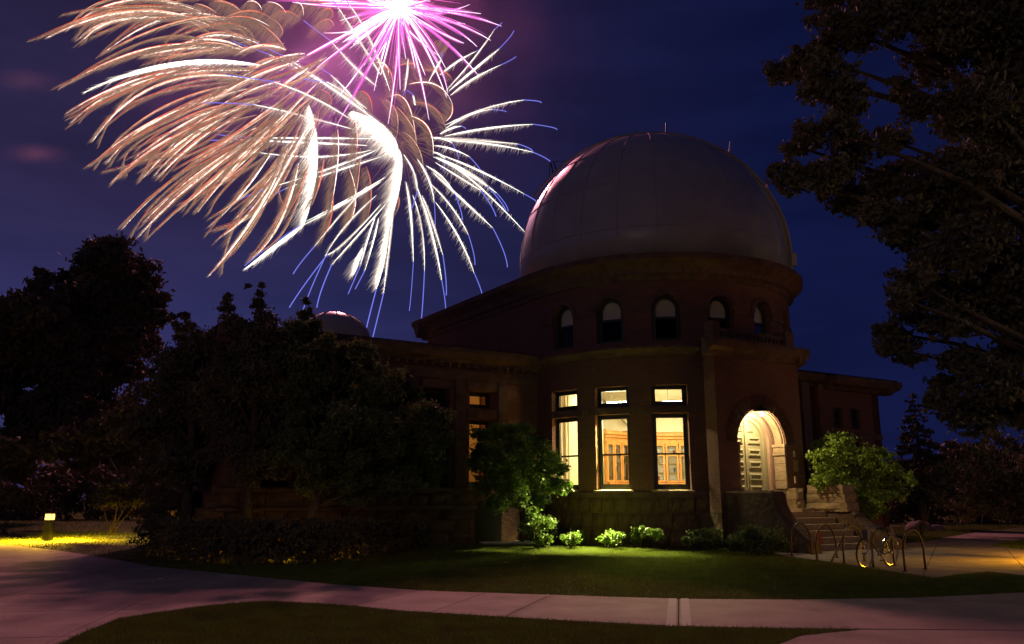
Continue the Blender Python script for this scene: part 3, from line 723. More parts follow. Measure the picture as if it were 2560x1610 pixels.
# notices and wall box beside the arch
obj('wall_plaque', boxm(fm, AC + AH + .30, AC + AH + .54, PT - .03, PT - .004, 2.5, 2.9), M['sandlt'], B)
obj('wall_box', boxm(fm, AC + AH + .28, AC + AH + .36, PT - .10, PT - .004, 3.0, 3.2), M['sandlt'], B)
obj('wall_box', boxm(fm, AC + AH + .28, AC + AH + .36, PT - .08, PT - .004, 2.1, 2.35), M['sandlt'], B)
# entrance lamp
lampt = thing('entrance_lamp', 'small hooded lamp hanging lit in the top of the door arch', 'lamp', fm(AC, PT - .12, 4.6))
obj('lamp_shade', lathe(fm(AC - .05, PT - .12, 0), [(.02, 4.70), (.08, 4.59), (.24, 4.52), (.25, 4.49), (.22, 4.51), (.02, 4.66)], 20), M['iron'], lampt)
obj('bracket', tube([fm(AC - .05, PT + .02, 4.64), fm(AC - .05, PT - .12, 4.66), fm(AC - .05, PT - .12, 4.59)], .015, 6), M['iron'], lampt)
obj('bulb', lathe(fm(AC - .05, PT - .12, 0), [(.001, 4.34), (.06, 4.36), (.09, 4.41), (.05, 4.46), (.001, 4.48)], 16), emat('entrance_bulb_glow', (1, .80, .38), 30), lampt, smooth=True)
point_light('lamp_light', fm(AC - .05, PT + .02, 4.30), 250, (1, .80, .42), .06, lampt)

# ---- entrance steps
ST = thing('entrance_steps', 'stone entrance steps between rough rounded cheek walls', 'steps', fm(5, -8.2, 0))
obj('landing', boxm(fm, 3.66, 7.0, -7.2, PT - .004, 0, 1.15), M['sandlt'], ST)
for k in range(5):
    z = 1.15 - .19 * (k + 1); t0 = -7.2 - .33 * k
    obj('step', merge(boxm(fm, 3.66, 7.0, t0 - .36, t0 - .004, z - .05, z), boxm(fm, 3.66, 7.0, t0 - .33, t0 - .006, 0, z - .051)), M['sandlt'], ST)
obj('threshold', boxm(fm, AC + .9, AC + 1.55, PT - .75, PT - .3, 1.151, 1.26), M['sandlt'], ST)
def cheek(s0, s1, tf, te, zt, z1, nm, drop):
    """rounded wall: flat top from PT to tf, sweeping down to te"""
    prof_ = [(PT - .004, zt)]; prof_ += [(tf + .12, zt), (tf + .03, zt - .04), (tf - .02, zt - .14)]
    n = 8
    for i in range(1, n + 1):
        w = i / n; prof_.append((tf - .02 + (te - tf) * (w ** drop), zt - .14 - (zt - .14 - z1) * (w ** .75)))
    prof_ += [(te - .02, 0), (PT - .004, 0)]
    V, Fc = [], []; k = len(prof_); e = .07; cz = .0
    for s, ins in ((s0, 1), (s0 + e, 0), (s1 - e, 0), (s1, 1)):
        for i, (t, z) in enumerate(prof_):
            zz = z - e * ins if z > .1 else z; tt = t + (e * ins if i > 2 and z > .1 else 0)
            V.append(fm(s, tt, zz))
    for j in range(3):
        for i in range(k):
            i2 = (i + 1) % k; Fc.append((j * k + i, j * k + i2, (j + 1) * k + i2, (j + 1) * k + i))
    Fc += [tuple(range(k)), tuple(range(4 * k - 1, 3 * k - 1, -1))]
    return obj(nm, (V, Fc), M['stone'], ST)
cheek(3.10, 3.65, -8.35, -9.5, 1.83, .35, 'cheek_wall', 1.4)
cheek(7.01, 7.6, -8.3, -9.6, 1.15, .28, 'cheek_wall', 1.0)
for k, z in enumerate((1.30, 1.60, 1.90)):   # three stacked quarry blocks
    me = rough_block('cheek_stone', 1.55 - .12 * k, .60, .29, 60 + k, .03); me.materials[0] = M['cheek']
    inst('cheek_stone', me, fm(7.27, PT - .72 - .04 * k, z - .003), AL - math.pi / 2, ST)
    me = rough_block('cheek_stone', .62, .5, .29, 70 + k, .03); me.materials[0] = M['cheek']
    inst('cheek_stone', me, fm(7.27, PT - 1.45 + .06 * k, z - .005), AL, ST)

# ---- areaway frame on the ground below the left wing
Q = [D(1168, 1347, 30.6), D(1207, 1357, 29.4), D(1335, 1352, 29.6), D(1322, 1346, 30.4)]
Q = [Vector((q.x, q.y, .07)) for q in Q]
obj('areaway_kerb', tube(Q, .05, 4, closed=True), M['white'], base=Q[0]); tag(bpy.data.objects['areaway_kerb'], 'thin pale kerb frame lying on the ground beside the small tree', 'kerb')
obj('shade_plinth_slab', boxm(fm, -2.86, .1, -.06, .02, 0, 1.78), M['sandd'], B)  # dark slab added so the wing foot reads as shade
obj('dark_opening_panel', boxm(fm, -2.6, -1.6, -.09, -.062, .05, 1.5), M['iron'], B)  # flat black panel, stands in for the dark of a basement opening

# ================================================================== inside the lit tower room
rin = RD - .47
rp = [(rin, 1.16), (rin, 6.35)]
ops_in = [(a, .66 / RD, 1.80, 4.49, False) for a, h in low_w] + [(a, .66 / RD, 4.66, 5.46, False) for a, h in low_w]
vf, uv = wallm(dm, ph0, ph1 - R(20), 1.16, 6.35, rin, rin - .05, ops_in, R(5), RD); obj('interior_wall', vf, M['plaster'], B)
fl = [dm(R(a), rin, 1.2) for a in range(-48, 232, 8)]
obj('room_floor', (fl, [tuple(range(len(fl)))]), M['oak'], B)
obj('room_ceiling', ([v + Vector((0, 0, 5.1)) for v in fl], [tuple(range(len(fl)))]), M['plaster'], B)
PD = 34.2
def pm(x, y, z): return Vector((x, PD + y, z))     # back partition facing the windows
obj('partition_wall', merge(boxm(pm, -.2, 10.2, .35, .45, 1.2, 6.35)), M['plaster'], B)
obj('sloping_beam', ([pm(3.6, .1, 5.9), pm(5.25, .1, 5.9), pm(4.85, .1, 4.55), pm(3.6, .34, 5.9), pm(5.25, .34, 5.9), pm(4.85, .34, 4.55)], [(0, 1, 2), (3, 4, 5), (0, 1, 4, 3), (1, 2, 5, 4), (2, 0, 3, 5)]), mat('grey_plaster', (.42, .38, .26), .8, .05, 2), B)
def bookcase(label, n, orgn, ang, w=.52, skip=None):
    ca, sa_ = math.cos(ang), math.sin(ang)
    def bm_(x, y, z): return Vector((orgn[0] + x * ca - y * sa_, orgn[1] + x * sa_ + y * ca, orgn[2] + z))
    t = thing('bookcase', label, 'bookcase', orgn, group='oak bookcases in the tower room')
    L = n * w
    obj('carcass', merge(boxm(bm_, 0, L, .30, .34, 0, 3.1), boxm(bm_, 0, .04, 0, .30, 0, 3.1), boxm(bm_, L - .04, L, 0, .30, 0, 3.1)), M['oak'], t)
    obj('cornice', merge(boxm(bm_, -.08, L + .08, -.08, .34, 2.78, 2.9), boxm(bm_, -.12, L + .12, -.14, .34, 2.9, 3.0), boxm(bm_, -.04, L + .04, -.03, .34, 2.6, 2.78)), M['oak'], t)
    obj('base_cupboard', merge(boxm(bm_, 0, L, -.14, .30, 0, .95), boxm(bm_, -.03, L + .03, -.18, .30, .951, 1.0)), M['oak'], t)
    for k in range(5): obj('shelf', boxm(bm_, .04, L - .04, .01, .115, 1.05 + k * .36, 1.08 + k * .36), M['plaster'], t)
    for k in range(n):
        x0, x1 = k * w + .02, (k + 1) * w - .02; a = .075
        dr_ = obj('glazed_door', merge(boxm(bm_, x0, x0 + a, -.03, 0, 1.02, 2.6), boxm(bm_, x1 - a, x1, -.03, 0, 1.02, 2.6), boxm(bm_, x0 + a, x1 - a, -.03, 0, 1.02, 1.1), boxm(bm_, x0 + a, x1 - a, -.03, 0, 2.5, 2.6), boxm(bm_, x0 + a, x1 - a, -.028, -.003, 2.08, 2.14)), M['oak'], t)
        obj('pane', ([bm_(x0 + a, -.015, 1.1), bm_(x1 - a, -.015, 1.1), bm_(x1 - a, -.015, 2.5), bm_(x0 + a, -.015, 2.5)], [(0, 1, 2, 3)]), M['glass'], dr_)
        obj('lower_panel', boxm(bm_, x0 + .05, x1 - .05, -.155, -.142, .15, .8), M['oak'], t)
    obj('back_panel', boxm(bm_, .05, L - .05, .12, .135, 1.0, 2.6), M['paper'], t)
    return bm_
bm1 = bookcase('long oak bookcase with glass doors seen through the right tower window', 6, (5.75, PD - .02, 1.2), 0, .56)
bm2 = bookcase('narrow oak bookcase standing angled behind the middle tower window', 3, (3.75, PD - 1.25, 1.2), R(42), .46)
bcols = [('red', (.32, .06, .05)), ('green', (.10, .20, .10)), ('buff', (.62, .55, .4)), ('blue', (.08, .12, .28)), ('brown', (.25, .13, .06))]
bmats = {n: mat('book_cloth_' + n, c, .7, .1, 4) for n, c in bcols}
shn = ('bottom', 'second', 'third', 'top')
for bmf, nm, xs_ in ((bm1, 'long oak bookcase', (.25, .9, 1.4, 2.1, 2.6)), (bm2, 'narrow angled bookcase', (.2, .62, 1.1))):
    for sh in range(4):
        for j, x in enumerate(xs_):
            if (j + sh) % 2: continue
            cn = bcols[(j * 2 + sh) % 5][0]; w = .05 + .02 * j; h = random.uniform(.16, .27); p_ = ('left end', 'left part', 'middle', 'right part', 'right end')[j]
            b = obj('book', boxm(bmf, x, x + w, .03, .11, 1.082 + sh * .36, 1.082 + sh * .36 + h), bmats[cn], base=bmf(x, .1, 1.082 + sh * .36))
            tag(b, '%s book standing on the %s shelf of the %s, %s' % (cn, shn[sh], nm, p_), 'book', 'books in the tower room bookcases')
pmL = D(1408, 1150, 30.9)
n1 = obj('paper_notice', merge(boxm(idmap, 1.55, 1.83, 31.6, 31.615, 2.75, 3.15)), M['paper'], base=(1.69, 31.6, 2.95)); tag(n1, 'white sheet of paper pinned to the cream wall behind the left window', 'notice')
n2 = obj('wall_thermostat', merge(boxm(idmap, 1.58, 1.72, 31.57, 31.61, 4.15, 4.38)), M['rock'], base=(1.65, 31.6, 4.26)); tag(n2, 'small grey wall box high on the cream wall behind the left window', 'wall box')
obj('interior_pier', merge(boxm(idmap, 1.3, 2.05, 31.64, 31.8, 1.2, 6.3), boxm(idmap, 2.05, 2.12, 31.5, 31.8, 1.2, 6.3), boxm(idmap, 2.2, 3.2, 31.9, 32.0, 1.2, 6.3)), M['plaster'], B)
# ceiling lights
def tube_light(label, loc, yaw, L, power, glow):
    t = thing('fluorescent_light', label, 'ceiling light', loc, group='tube lights in the tower room')
    c, s = math.cos(yaw), math.sin(yaw)
    def lm(x, y, z): return Vector((loc[0] + x * c - y * s, loc[1] + x * s + y * c, loc[2] + z))
    obj('housing', boxm(lm, -L / 2, L / 2, -.12, .12, 0, .07), M['white'], t)
    for y in (-.06, .06): obj('lamp_tube', tube([lm(-L / 2 + .03, y, -.03), lm(L / 2 - .03, y, -.03)], .035, 8), emat('tube_glow', (1, .97, .78), glow), t)
    for x in (-L / 3, L / 3): obj('hanger', tube([lm(x, 0, .07), lm(x, 0, 6.29 - loc[2])], .008, 5), M['iron'], t)
    area_light('tube_lamp', lm(0, 0, -.06), (0, 0, -1), power, (1, .90, .60), L, .2, t)
    area_light('tube_uplight', lm(0, 0, .09), (0, 0, 1), power * .8, (1, .90, .60), L, .2, t)
tl = dm(R(-15.7), RD - 1.15, 5.0)
tube_light('glaring tube light close behind the middle transom window', tl, BASE + R(-15.7) + math.pi / 2, 1.1, 260, 60)
od = dm(R(-15.7), 10, 0) - dm(R(-15.7), 0, 0); od.normalize()
area_light('lawn_fill_light', tl + od * .14 + Vector((0, 0, -.08)), od * .55 - Vector((0, 0, .85)), 2300, (1, .90, .34), 1.0, .16, bpy.data.objects['fluorescent_light']).data.spread = R(92)  # added light aimed out through the window to brighten the lawn
tube_light('tube light hanging deeper in the room before the bookcases', (6.6, 32.4, 5.35), 0, 1.3, 170, 30)
od = dm(R(8), 10, 0) - dm(R(8), 0, 0); od.normalize()
area_light('lawn_fill_light', Vector((6.6, 32.4, 5.25)) + od * .14, od * .9 - Vector((0, 0, .82)), 480, (1, .90, .36), 1.2, .16, bpy.data.objects['fluorescent_light.001']).data.spread = R(80)  # second added light, widens the lit patch of lawn
tube_light('tube light near the left tower window', dm(R(-40), RD - 2.3, 5.7), BASE + R(-40) + math.pi / 2, 1.1, 130, 30)
# ================================================================== bollard lights
def bollard(loc, label, power, col=(1, .54, .02), hs=1.0):
    t = thing('bollard_light', label, 'bollard light', loc, group='sodium bollard lights beside the walks')
    x, y, z = loc
    def bm_(a, r, h): return Vector((x + a, y + r, z + h * hs))
    obj('post', merge(boxm(bm_, -.14, .14, -.14, .14, 0, .78), boxm(bm_, -.17, .17, -.17, .17, 0, .04)), M['iron'], t)
    obj('lamp_lens', boxm(bm_, -.115, .115, -.115, .115, .785, .995), emat('sodium_glow', (1, .56, .09), 5), t)
    for a in range(4):
        dx, dy = math.cos(a * math.pi / 2), math.sin(a * math.pi / 2)
        al_ = area_light('louvre_lamp', bm_(dx * .125, dy * .125, .90), (dx, dy, -.95), power, col, .2, .16, t); al_.data.spread = R(98)
    for a in (-.13, .13):
        for r_ in (-.13, .13): obj('corner_post', boxm(bm_, a - .01, a + .01, r_ - .01, r_ + .01, .78, 1.0), M['iron'], t)
    obj('cap', boxm(bm_, -.15, .15, -.15, .15, 1.0, 1.05), M['iron'], t)
    return t
p = G(118, 1352); bollard(p, 'black bollard with a glaring yellow lamp on the lawn edge at far left', 1100)
bollard(Vector((15.4, 21.4, 0)), 'bollard lamp by the entrance walk just right of the bicycle stands', 420, (1, .44, .012))
bollard(Vector((-6.2, 22.6, 0)), 'bollard lamp hidden behind the hedge, lighting the wing wall orange', 70, (1, .42, .02), .8)
# street lamps outside the frame that light the fronts dimly
for lx, ly, lp, lab in ((-8, -10, 1150, 'tall street lamp standing behind the viewer'), (20.5, 11.5, 560, 'tall street lamp beside the walk, out to the right past the big tree')):
    sl = thing('street_lamp', lab, 'street lamp', (lx, ly, 0), 'street lamps')
    obj('pole', tube([(lx, ly, 0), (lx, ly, 5.8)], [.09, .05], 10), M['iron'], sl)
    obj('globe', lathe((lx, ly, 6.0), [(.001, -.2), (.14, -.16), (.2, 0), (.14, .16), (.001, .2)], 16), emat('street_globe', (1, .70, .38), 8), sl)
    point_light('street_light', (lx, ly, 6.5), lp, (1, .68, .40), .3, sl)

# ================================================================== bicycle stands
feet = [((1980, 1392), (2029, 1388), 1304), ((2043, 1402), (2093, 1396), 1313), ((2111, 1410), (2161, 1405), 1319), ((2184, 1420), (2236, 1416), 1325), ((2263, 1431), (2314, 1425), 1329)]
ordn = ['leftmost bicycle hoop, nearest the steps', 'second bicycle hoop from the left, before the orange cone', 'middle bicycle hoop, the dark pole leaning at its left leg', 'fourth bicycle hoop, with the bicycle locked inside it', 'rightmost bicycle hoop, standing clear at the right end']
for (a, b, ty), lb in zip(feet, ordn):
    A, Bq = G(*a), G(*b); h = .90; r = (Bq - A).length / 2; c = (A + Bq) / 2; d = (Bq - A).normalized()
    t = thing('bicycle_hoop', 'brown steel ' + lb, 'bicycle stand', c, group='row of bicycle hoops on the walk')
    pts = [A, A + Vector((0, 0, (h - r) * .5)), A + Vector((0, 0, h - r))] + [c + Vector((0, 0, h - r)) - d * (r * math.cos(w)) + Vector((0, 0, r * math.sin(w))) for w in np.linspace(.25, math.pi - .25, 11)] + [Bq + Vector((0, 0, h - r)), Bq + Vector((0, 0, (h - r) * .5)), Bq]
    obj('hoop_tube', tube(pts, .024, 10), M['hoop'], t, smooth=True)
    for q in (A, Bq): obj('foot_plate', lathe(q, [(.001, .032), (.065, .032), (.07, .02), (.07, .018)], 16), M['hoop'], t)
pl = obj('leaning_pole', tube([G(2079, 1406) + Vector((0, 0, .02)), D(2104, 1352, 21.9), D(2121, 1311, 22.1)], .028, 8), M['hoop'], base=G(2079, 1406)); tag(pl, 'dark pole leaning to the right against the middle bicycle hoop', 'pole')
cp = G(2049, 1377)
cone = thing('traffic_cone', 'orange cone standing at the foot of the entrance steps', 'cone', cp)
obj('cone_body', lathe(cp, [(.16, .03), (.155, .06), (.12, .3), (.075, .52), (.05, .60), (.001, .61)], 20), M['orange'], cone, smooth=True)
obj('cone_base', box(cp.x - .19, cp.x + .19, cp.y - .19, cp.y + .19, .018, .05), M['orange'], cone)

def bicycle(cf, cr, label, lean=.06):
    """cf, cr: ground points of the front and rear wheel"""
    t = thing('bicycle', label, 'bicycle', (cf + cr) / 2)
    ax = (cf - cr); L = ax.length; ax.normalize(); sd_ = Vector((-ax.y, ax.x, 0)); up = (Vector((0, 0, 1)) + sd_ * lean).normalized(); Rw = .34
    def p(x, z, y=0): return cr + ax * x + up * z + sd_ * y
    def circle(x, r, n=32, y=0): return [p(x + r * math.cos(2 * math.pi * i / n), Rw + r * math.sin(2 * math.pi * i / n), y) for i in range(n)]
    for x in (0, L):
        w = obj('wheel', tube(circle(x, Rw - .018), .019, 6, closed=True), M['rubber'], t, smooth=True)
        obj('rim', tube(circle(x, Rw - .045), .011, 5, closed=True), M['chrome'], w)
        sp = []
        for i in range(18):
            a = 2 * math.pi * i / 18; sp.append(tube([p(x, Rw), p(x + (Rw - .05) * math.cos(a), Rw + (Rw - .05) * math.sin(a))], .0025, 3, caps=False))
        obj('spoke', merge(*sp), M['chrome'], w)['kind'] = 'stuff'
        obj('hub', tube([p(x, Rw, -.05), p(x, Rw, .05)], .025, 8), M['chrome'], w)
    bb, seat, head, hd2 = p(.42, .28), p(.27, .78), p(L - .20, .82), p(L - .17, .70)
    fr = [tube([bb, seat], .017, 8), tube([seat - (seat - bb) * .1, head], .015, 8), tube([bb, hd2], .019, 8), tube([p(0, Rw, .05), bb + sd_ * .03], .010, 6), tube([p(0, Rw, -.05), bb - sd_ * .03], .010, 6), tube([p(0, Rw, .05), seat], .009, 6), tube([p(0, Rw, -.05), seat], .009, 6), tube([hd2, head], .022, 8)]
    obj('frame', merge(*fr), mat('dark_bike_paint', (.12, .11, .10), .3, .1, 6, spec=.6), t)
    obj('fork', merge(tube([hd2, p(L - .08, .5, .05), p(L, Rw, .05)], .011, 6), tube([hd2, p(L - .08, .5, -.05), p(L, Rw, -.05)], .011, 6)), M['chrome'], t)
    obj('handlebar', merge(tube([head, p(L - .24, .95)], .013, 6), tube([p(L - .36, .98, .28), p(L - .26, .97, .2), p(L - .22, .95, 0), p(L - .26, .97, -.2), p(L - .36, .98, -.28)], .012, 6)), M['chrome'], t)
    obj('saddle', merge(tube([p(.08, .88), p(.2, .89), p(.36, .87)], [.075, .06, .02], 8), tube([seat, p(.24, .87)], .012, 6)), M['rubber'], t)
    obj('crank', merge(tube([bb - sd_ * .07, bb + sd_ * .07], .02, 8), tube([bb + sd_ * .07, p(.42 + .12, .17, .07)], .009, 5), tube([bb - sd_ * .07, p(.42 - .12, .39, -.07)], .009, 5), tube([p(.42 + .09 * math.cos(i / 3), .28 + .09 * math.sin(i / 3), .05) for i in range(19)], .006, 4)), M['chrome'], t)
    for x in (.54, .30):
        obj('pedal', boxm(lambda a, r, z: p(a, z, r), x - .04, x + .04, .08 if x > .4 else -.16, .16 if x > .4 else -.08, .16 if x > .4 else .38, .18 if x > .4 else .40), M['rubber'], t)
    obj('mudguard', tube([p(0 + (Rw + .02) * math.cos(a), Rw + (Rw + .02) * math.sin(a)) for a in np.linspace(.3, 2.9, 12)], .022, 5), M['chrome'], t)
    obj('rear_reflector', boxm(lambda a, r, z: p(a, z, r), -.30, -.26, -.04, .04, .50, .56), M['white'], t)
    obj('bag', boxm(lambda a, r, z: p(a, z, r), L - .12, L - .03, -.07, .07, .66, .88), M['rock'], t)
    return t
bicycle(G(2163, 1422), G(2163, 1422) + Vector((.86, .60, 0)), 'dark bicycle with bright rims parked among the right bicycle hoops')

# ================================================================== plants
def quads(P, n1, n2, L, W):
    a = n1 * L[:, None]; b = n2 * W[:, None]
    return np.stack([P - a, P + b * 1 - a * .1, P + a, P - b], 1).reshape(-1, 3)
def rand_frames(n, droop=0.0, flat=0.0):
    a = rng.normal(size=(n, 3)); a[:, 2] = a[:, 2] * (1 - flat) - droop; a /= np.linalg.norm(a, axis=1)[:, None]
    c = rng.normal(size=(n, 3)); c[:, 2] *= (1 - flat) if flat else 1; b = np.cross(a, c); b /= np.linalg.norm(b, axis=1)[:, None] + 1e-9
    return a, b
def foliage(clumps, nleaf, size, nsub=14, sub=.34, droop=.0, flat=0., shell=.5, asp=.45):
    """clumps [(centre, radius)] -> leaf quads: clump > twigs > leaves"""
    vol = np.array([r ** 2 for c, r in clumps]); share = vol / vol.sum(); out = []
    for (c, r), sh in zip(clumps, share):
        n = max(12, int(nleaf * sh)); k = max(4, int(nsub * rng.uniform(.8, 1.3)))
        d = rng.normal(size=(k, 3)); d /= np.linalg.norm(d, axis=1)[:, None]
        sc = d * (rng.uniform(shell ** 3, 1, size=(k, 1)) ** (1 / 3)) * r * rng.uniform(.8, 1.12, size=(k, 1)); sc[:, 2] *= .82
        idx = rng.integers(0, k, n); srad = rng.uniform(.5, 1.25, size=k) * sub * r
        off = rng.normal(size=(n, 3)) * srad[idx][:, None] * .55; off[:, 2] *= .6
        out.append(np.array(c) + sc[idx] + off)
    P = np.concatenate(out); n = len(P); a, b = rand_frames(n, droop, flat)
    L = size * rng.uniform(.6, 1.3, n); return quads(P, a, b, L, L * asp)
def pxcl(lst, d, spread=.6):
    res = []
    for e in lst:
        px, py, r = e[:3]; dd = d + (e[3] if len(e) > 3 else random.uniform(-1, 1) * spread * d * .08)
        res.append((D(px, py, dd), r / (F * 1.0) * dd))
    return res
def limb(a, b, r0, r1, bend=.15):
    a, b = Vector(a), Vector(b); L = (b - a).length; pts = []
    o = Vector((random.uniform(-1, 1), random.uniform(-1, 1), random.uniform(0, 1))) * L * bend
    for i in range(6):
        t = i / 5; pts.append(a.lerp(b, t) + o * math.sin(math.pi * t) + Vector((random.uniform(-1, 1), random.uniform(-1, 1), 0)) * L * .015)
    return tube(pts, [r0 + (r1 - r0) * i / 5 for i in range(6)], 7)
def tree(name, label, cat, base, top_z, trunk_r, clumps, nleaf, size, m='leaf', group=None, every=2, fork=.35, **kw):
    base = Vector(base); t = thing(name, label, cat, base, group)
    cc = sum((Vector(c) for c, r in clumps), Vector()) / len(clumps)
    pts = []
    for i in range(7):
        w = i / 6; q = base.lerp(Vector((base.x * .55 + cc.x * .45, base.y * .55 + cc.y * .45, top_z)), w)
        pts.append(q + Vector((random.uniform(-1, 1), random.uniform(-1, 1), 0)) * trunk_r * .5)
    pts[0] = base - Vector((0, 0, .05))
    obj('trunk', tube(pts, [trunk_r * (1.35 if i == 0 else 1 - .11 * i) for i in range(7)], 12), M['bark'], t, smooth=True)
    for k, (c, r) in enumerate(clumps):
        if k % every: continue
        zr = (Vector(c).z - base.z) / max(.1, (top_z - base.z)); w = min(.98, max(fork, zr - .25)); i = min(5, int(w * 6)); st = pts[i].lerp(pts[i + 1], w * 6 - i)
        obj('limb', limb(st, c, trunk_r * .34, trunk_r * .06, .06), M['bark'], t, smooth=True)
    npobj('crown', foliage(clumps, nleaf, size, **kw), 4, M[m], t)['kind'] = 'stuff'
    return t

# --- big near tree on the right
cl = [(2090, 60, 60), (2060, 5, 60), (2150, 90, 55), (2010, 160, 55), (1955, 178, 42), (2075, 205, 70), (2045, 150, 55), (2190, 20, 70), (2300, 30, 100), (2420, 50, 130), (2540, 100, 130), (2330, 160, 70), (2470, 250, 120), (2550, 350, 130), (2250, 215, 36), (2290, 265, 45), (2400, 300, 60), (2130, 250, 55),
      (2090, 320, 55), (2030, 335, 45), (1995, 365, 40), (2140, 385, 60), (2230, 350, 48), (1960, 425, 38), (2000, 455, 48), (2060, 440, 55), (2110, 480, 58), (2170, 510, 62), (2230, 540, 66), (2210, 440, 45), (2310, 450, 75), (2270, 590, 50), (2330, 560, 80), (2400, 440, 90), (2500, 500, 140), (2410, 610, 95), (2540, 680, 120), (2310, 650, 42),
      (2280, 695, 50), (2340, 720, 62), (2250, 745, 40), (2290, 790, 48), (2235, 830, 42), (2215, 865, 30), (2275, 880, 40), (2370, 810, 60), (2450, 760, 90), (2540, 840, 100), (2400, 900, 50), (2480, 950, 80), (2560, 1010, 90), (2370, 960, 42), (2350, 1000, 36), (2430, 1040, 60),
      (2700, 50, 220), (2750, 350, 260), (2720, 700, 240), (2200, -80, 120), (2400, -120, 180), (2650, -150, 200)]
cl = pxcl(cl, 17.5, 1.2)
tree('shade_tree', 'huge dark broadleaf tree overhanging the right side of the lawn', 'tree', (15.2, 17.8, 0), 11, .42, cl, 170000, .08, 'leafd', every=2, fork=.3, nsub=26, sub=.42, droop=.6, shell=.35, asp=.5)
# --- background trees on the left
cl = [(275, 650, 60), (215, 690, 45), (335, 690, 55), (370, 755, 42), (398, 790, 24), (300, 745, 85), (215, 770, 70), (185, 850, 75), (300, 850, 60), (355, 860, 42), (260, 930, 55), (190, 950, 65), (320, 930, 40), (240, 620, 26), (290, 612, 26), (175, 700, 28), (405, 745, 18), (240, 1020, 50), (330, 800, 60)]
tree('round_crowned_tree', 'tall round crowned tree rising behind the left bollard', 'tree', G(250, 1268), 14, .5, pxcl(cl, 62, 1), 60000, .24, 'leafd', every=3, nsub=26, sub=.42, shell=.35)
cl = [(105, 735, 48), (60, 780, 55), (15, 800, 55), (130, 820, 70), (60, 880, 85), (150, 930, 75), (20, 960, 80), (100, 1030, 80), (-60, 850, 90), (-80, 980, 100), (200, 1040, 55), (110, 690, 22), (40, 1090, 50)]
tree('spreading_tree', 'broad dark tree filling the left edge behind the bollard', 'tree', G(65, 1278), 11, .45, pxcl(cl, 52, 1), 56000, .23, 'leafd', every=3, nsub=26, sub=.42, shell=.35)
cl = [(190, 1110, 45), (260, 1080, 60), (330, 1060, 55), (300, 1140, 45), (220, 1160, 38), (370, 1120, 45)]
tree('low_background_tree', 'low dark tree between the round tree and the spired trees', 'tree', G(300, 1275), 5, .25, pxcl(cl, 44, .6), 16000, .2, 'leafd', every=2)
cl = [(70, 1150, 55), (10, 1130, 60), (130, 1110, 40)]
tree('low_background_tree', 'low dark tree behind the yellow bollard at the left edge', 'tree', G(200, 1277), 4.5, .22, pxcl(cl, 42, .6), 12000, .2, 'leafd', every=1)
# --- middle group in front of the left wing
cl = [(458, 790, 16), (455, 815, 24), (470, 850, 38), (440, 890, 50), (490, 920, 60), (410, 940, 42), (380, 990, 50), (450, 1000, 75), (500, 1060, 80), (400, 1080, 65), (350, 1060, 40), (450, 1150, 70), (530, 1150, 60), (390, 1170, 45), (430, 790, 10), (478, 812, 14)]
tree('spired_tree', 'spired feathery tree left of the small dome', 'tree', D(470, 1340, 26).xyz * 1 + Vector((0, 0, -D(470, 1340, 26).z)), 6.6, .17, pxcl(cl, 26.5, .7), 50000, .07, 'leafd', every=2, nsub=16, sub=.4, shell=.3)
cl = [(572, 745, 13), (568, 770, 20), (580, 810, 36), (560, 860, 50), (610, 870, 55), (650, 735, 11), (646, 760, 20), (655, 800, 38), (668, 850, 52), (640, 920, 75), (560, 950, 75), (620, 1010, 90), (700, 960, 75), (590, 1090, 85), (680, 1080, 80), (610, 1170, 55), (690, 1160, 50), (620, 715, 8), (655, 712, 8)]
tree('double_spired_tree', 'dark tree with two leafy spires before the left wing', 'tree', Vector((-7.6, 24.5, 0)), 6.8, .18, pxcl(cl, 25, .7), 64000, .07, 'leafd', every=2, nsub=16, sub=.4, shell=.3)
cl = [(765, 752, 12), (762, 785, 22), (745, 830, 40), (785, 818, 26), (815, 852, 26), (715, 845, 34), (790, 870, 45), (840, 900, 50), (900, 880, 40), (930, 905, 30), (770, 940, 80), (860, 970, 80), (945, 960, 60), (1005, 1000, 55), (1060, 1030, 48), (1100, 1060, 38), (1120, 1090, 25), (800, 1040, 95), (900, 1070, 95), (1000, 1080, 80), (760, 1130, 75), (860, 1160, 75), (960, 1160, 70), (1040, 1140, 60), (1080, 1110, 45), (1010, 1210, 45), (900, 1225, 50), (790, 1200, 45), (1085, 1190, 30)]
tree('wide_dark_tree', 'wide low branching tree hiding most of the left wing', 'tree', Vector((-5.6, 23.5, 0)), 5.2, .16, pxcl(cl, 24, .9), 84000, .07, 'leaf', every=2, fork=.25, nsub=18, sub=.38, shell=.3)
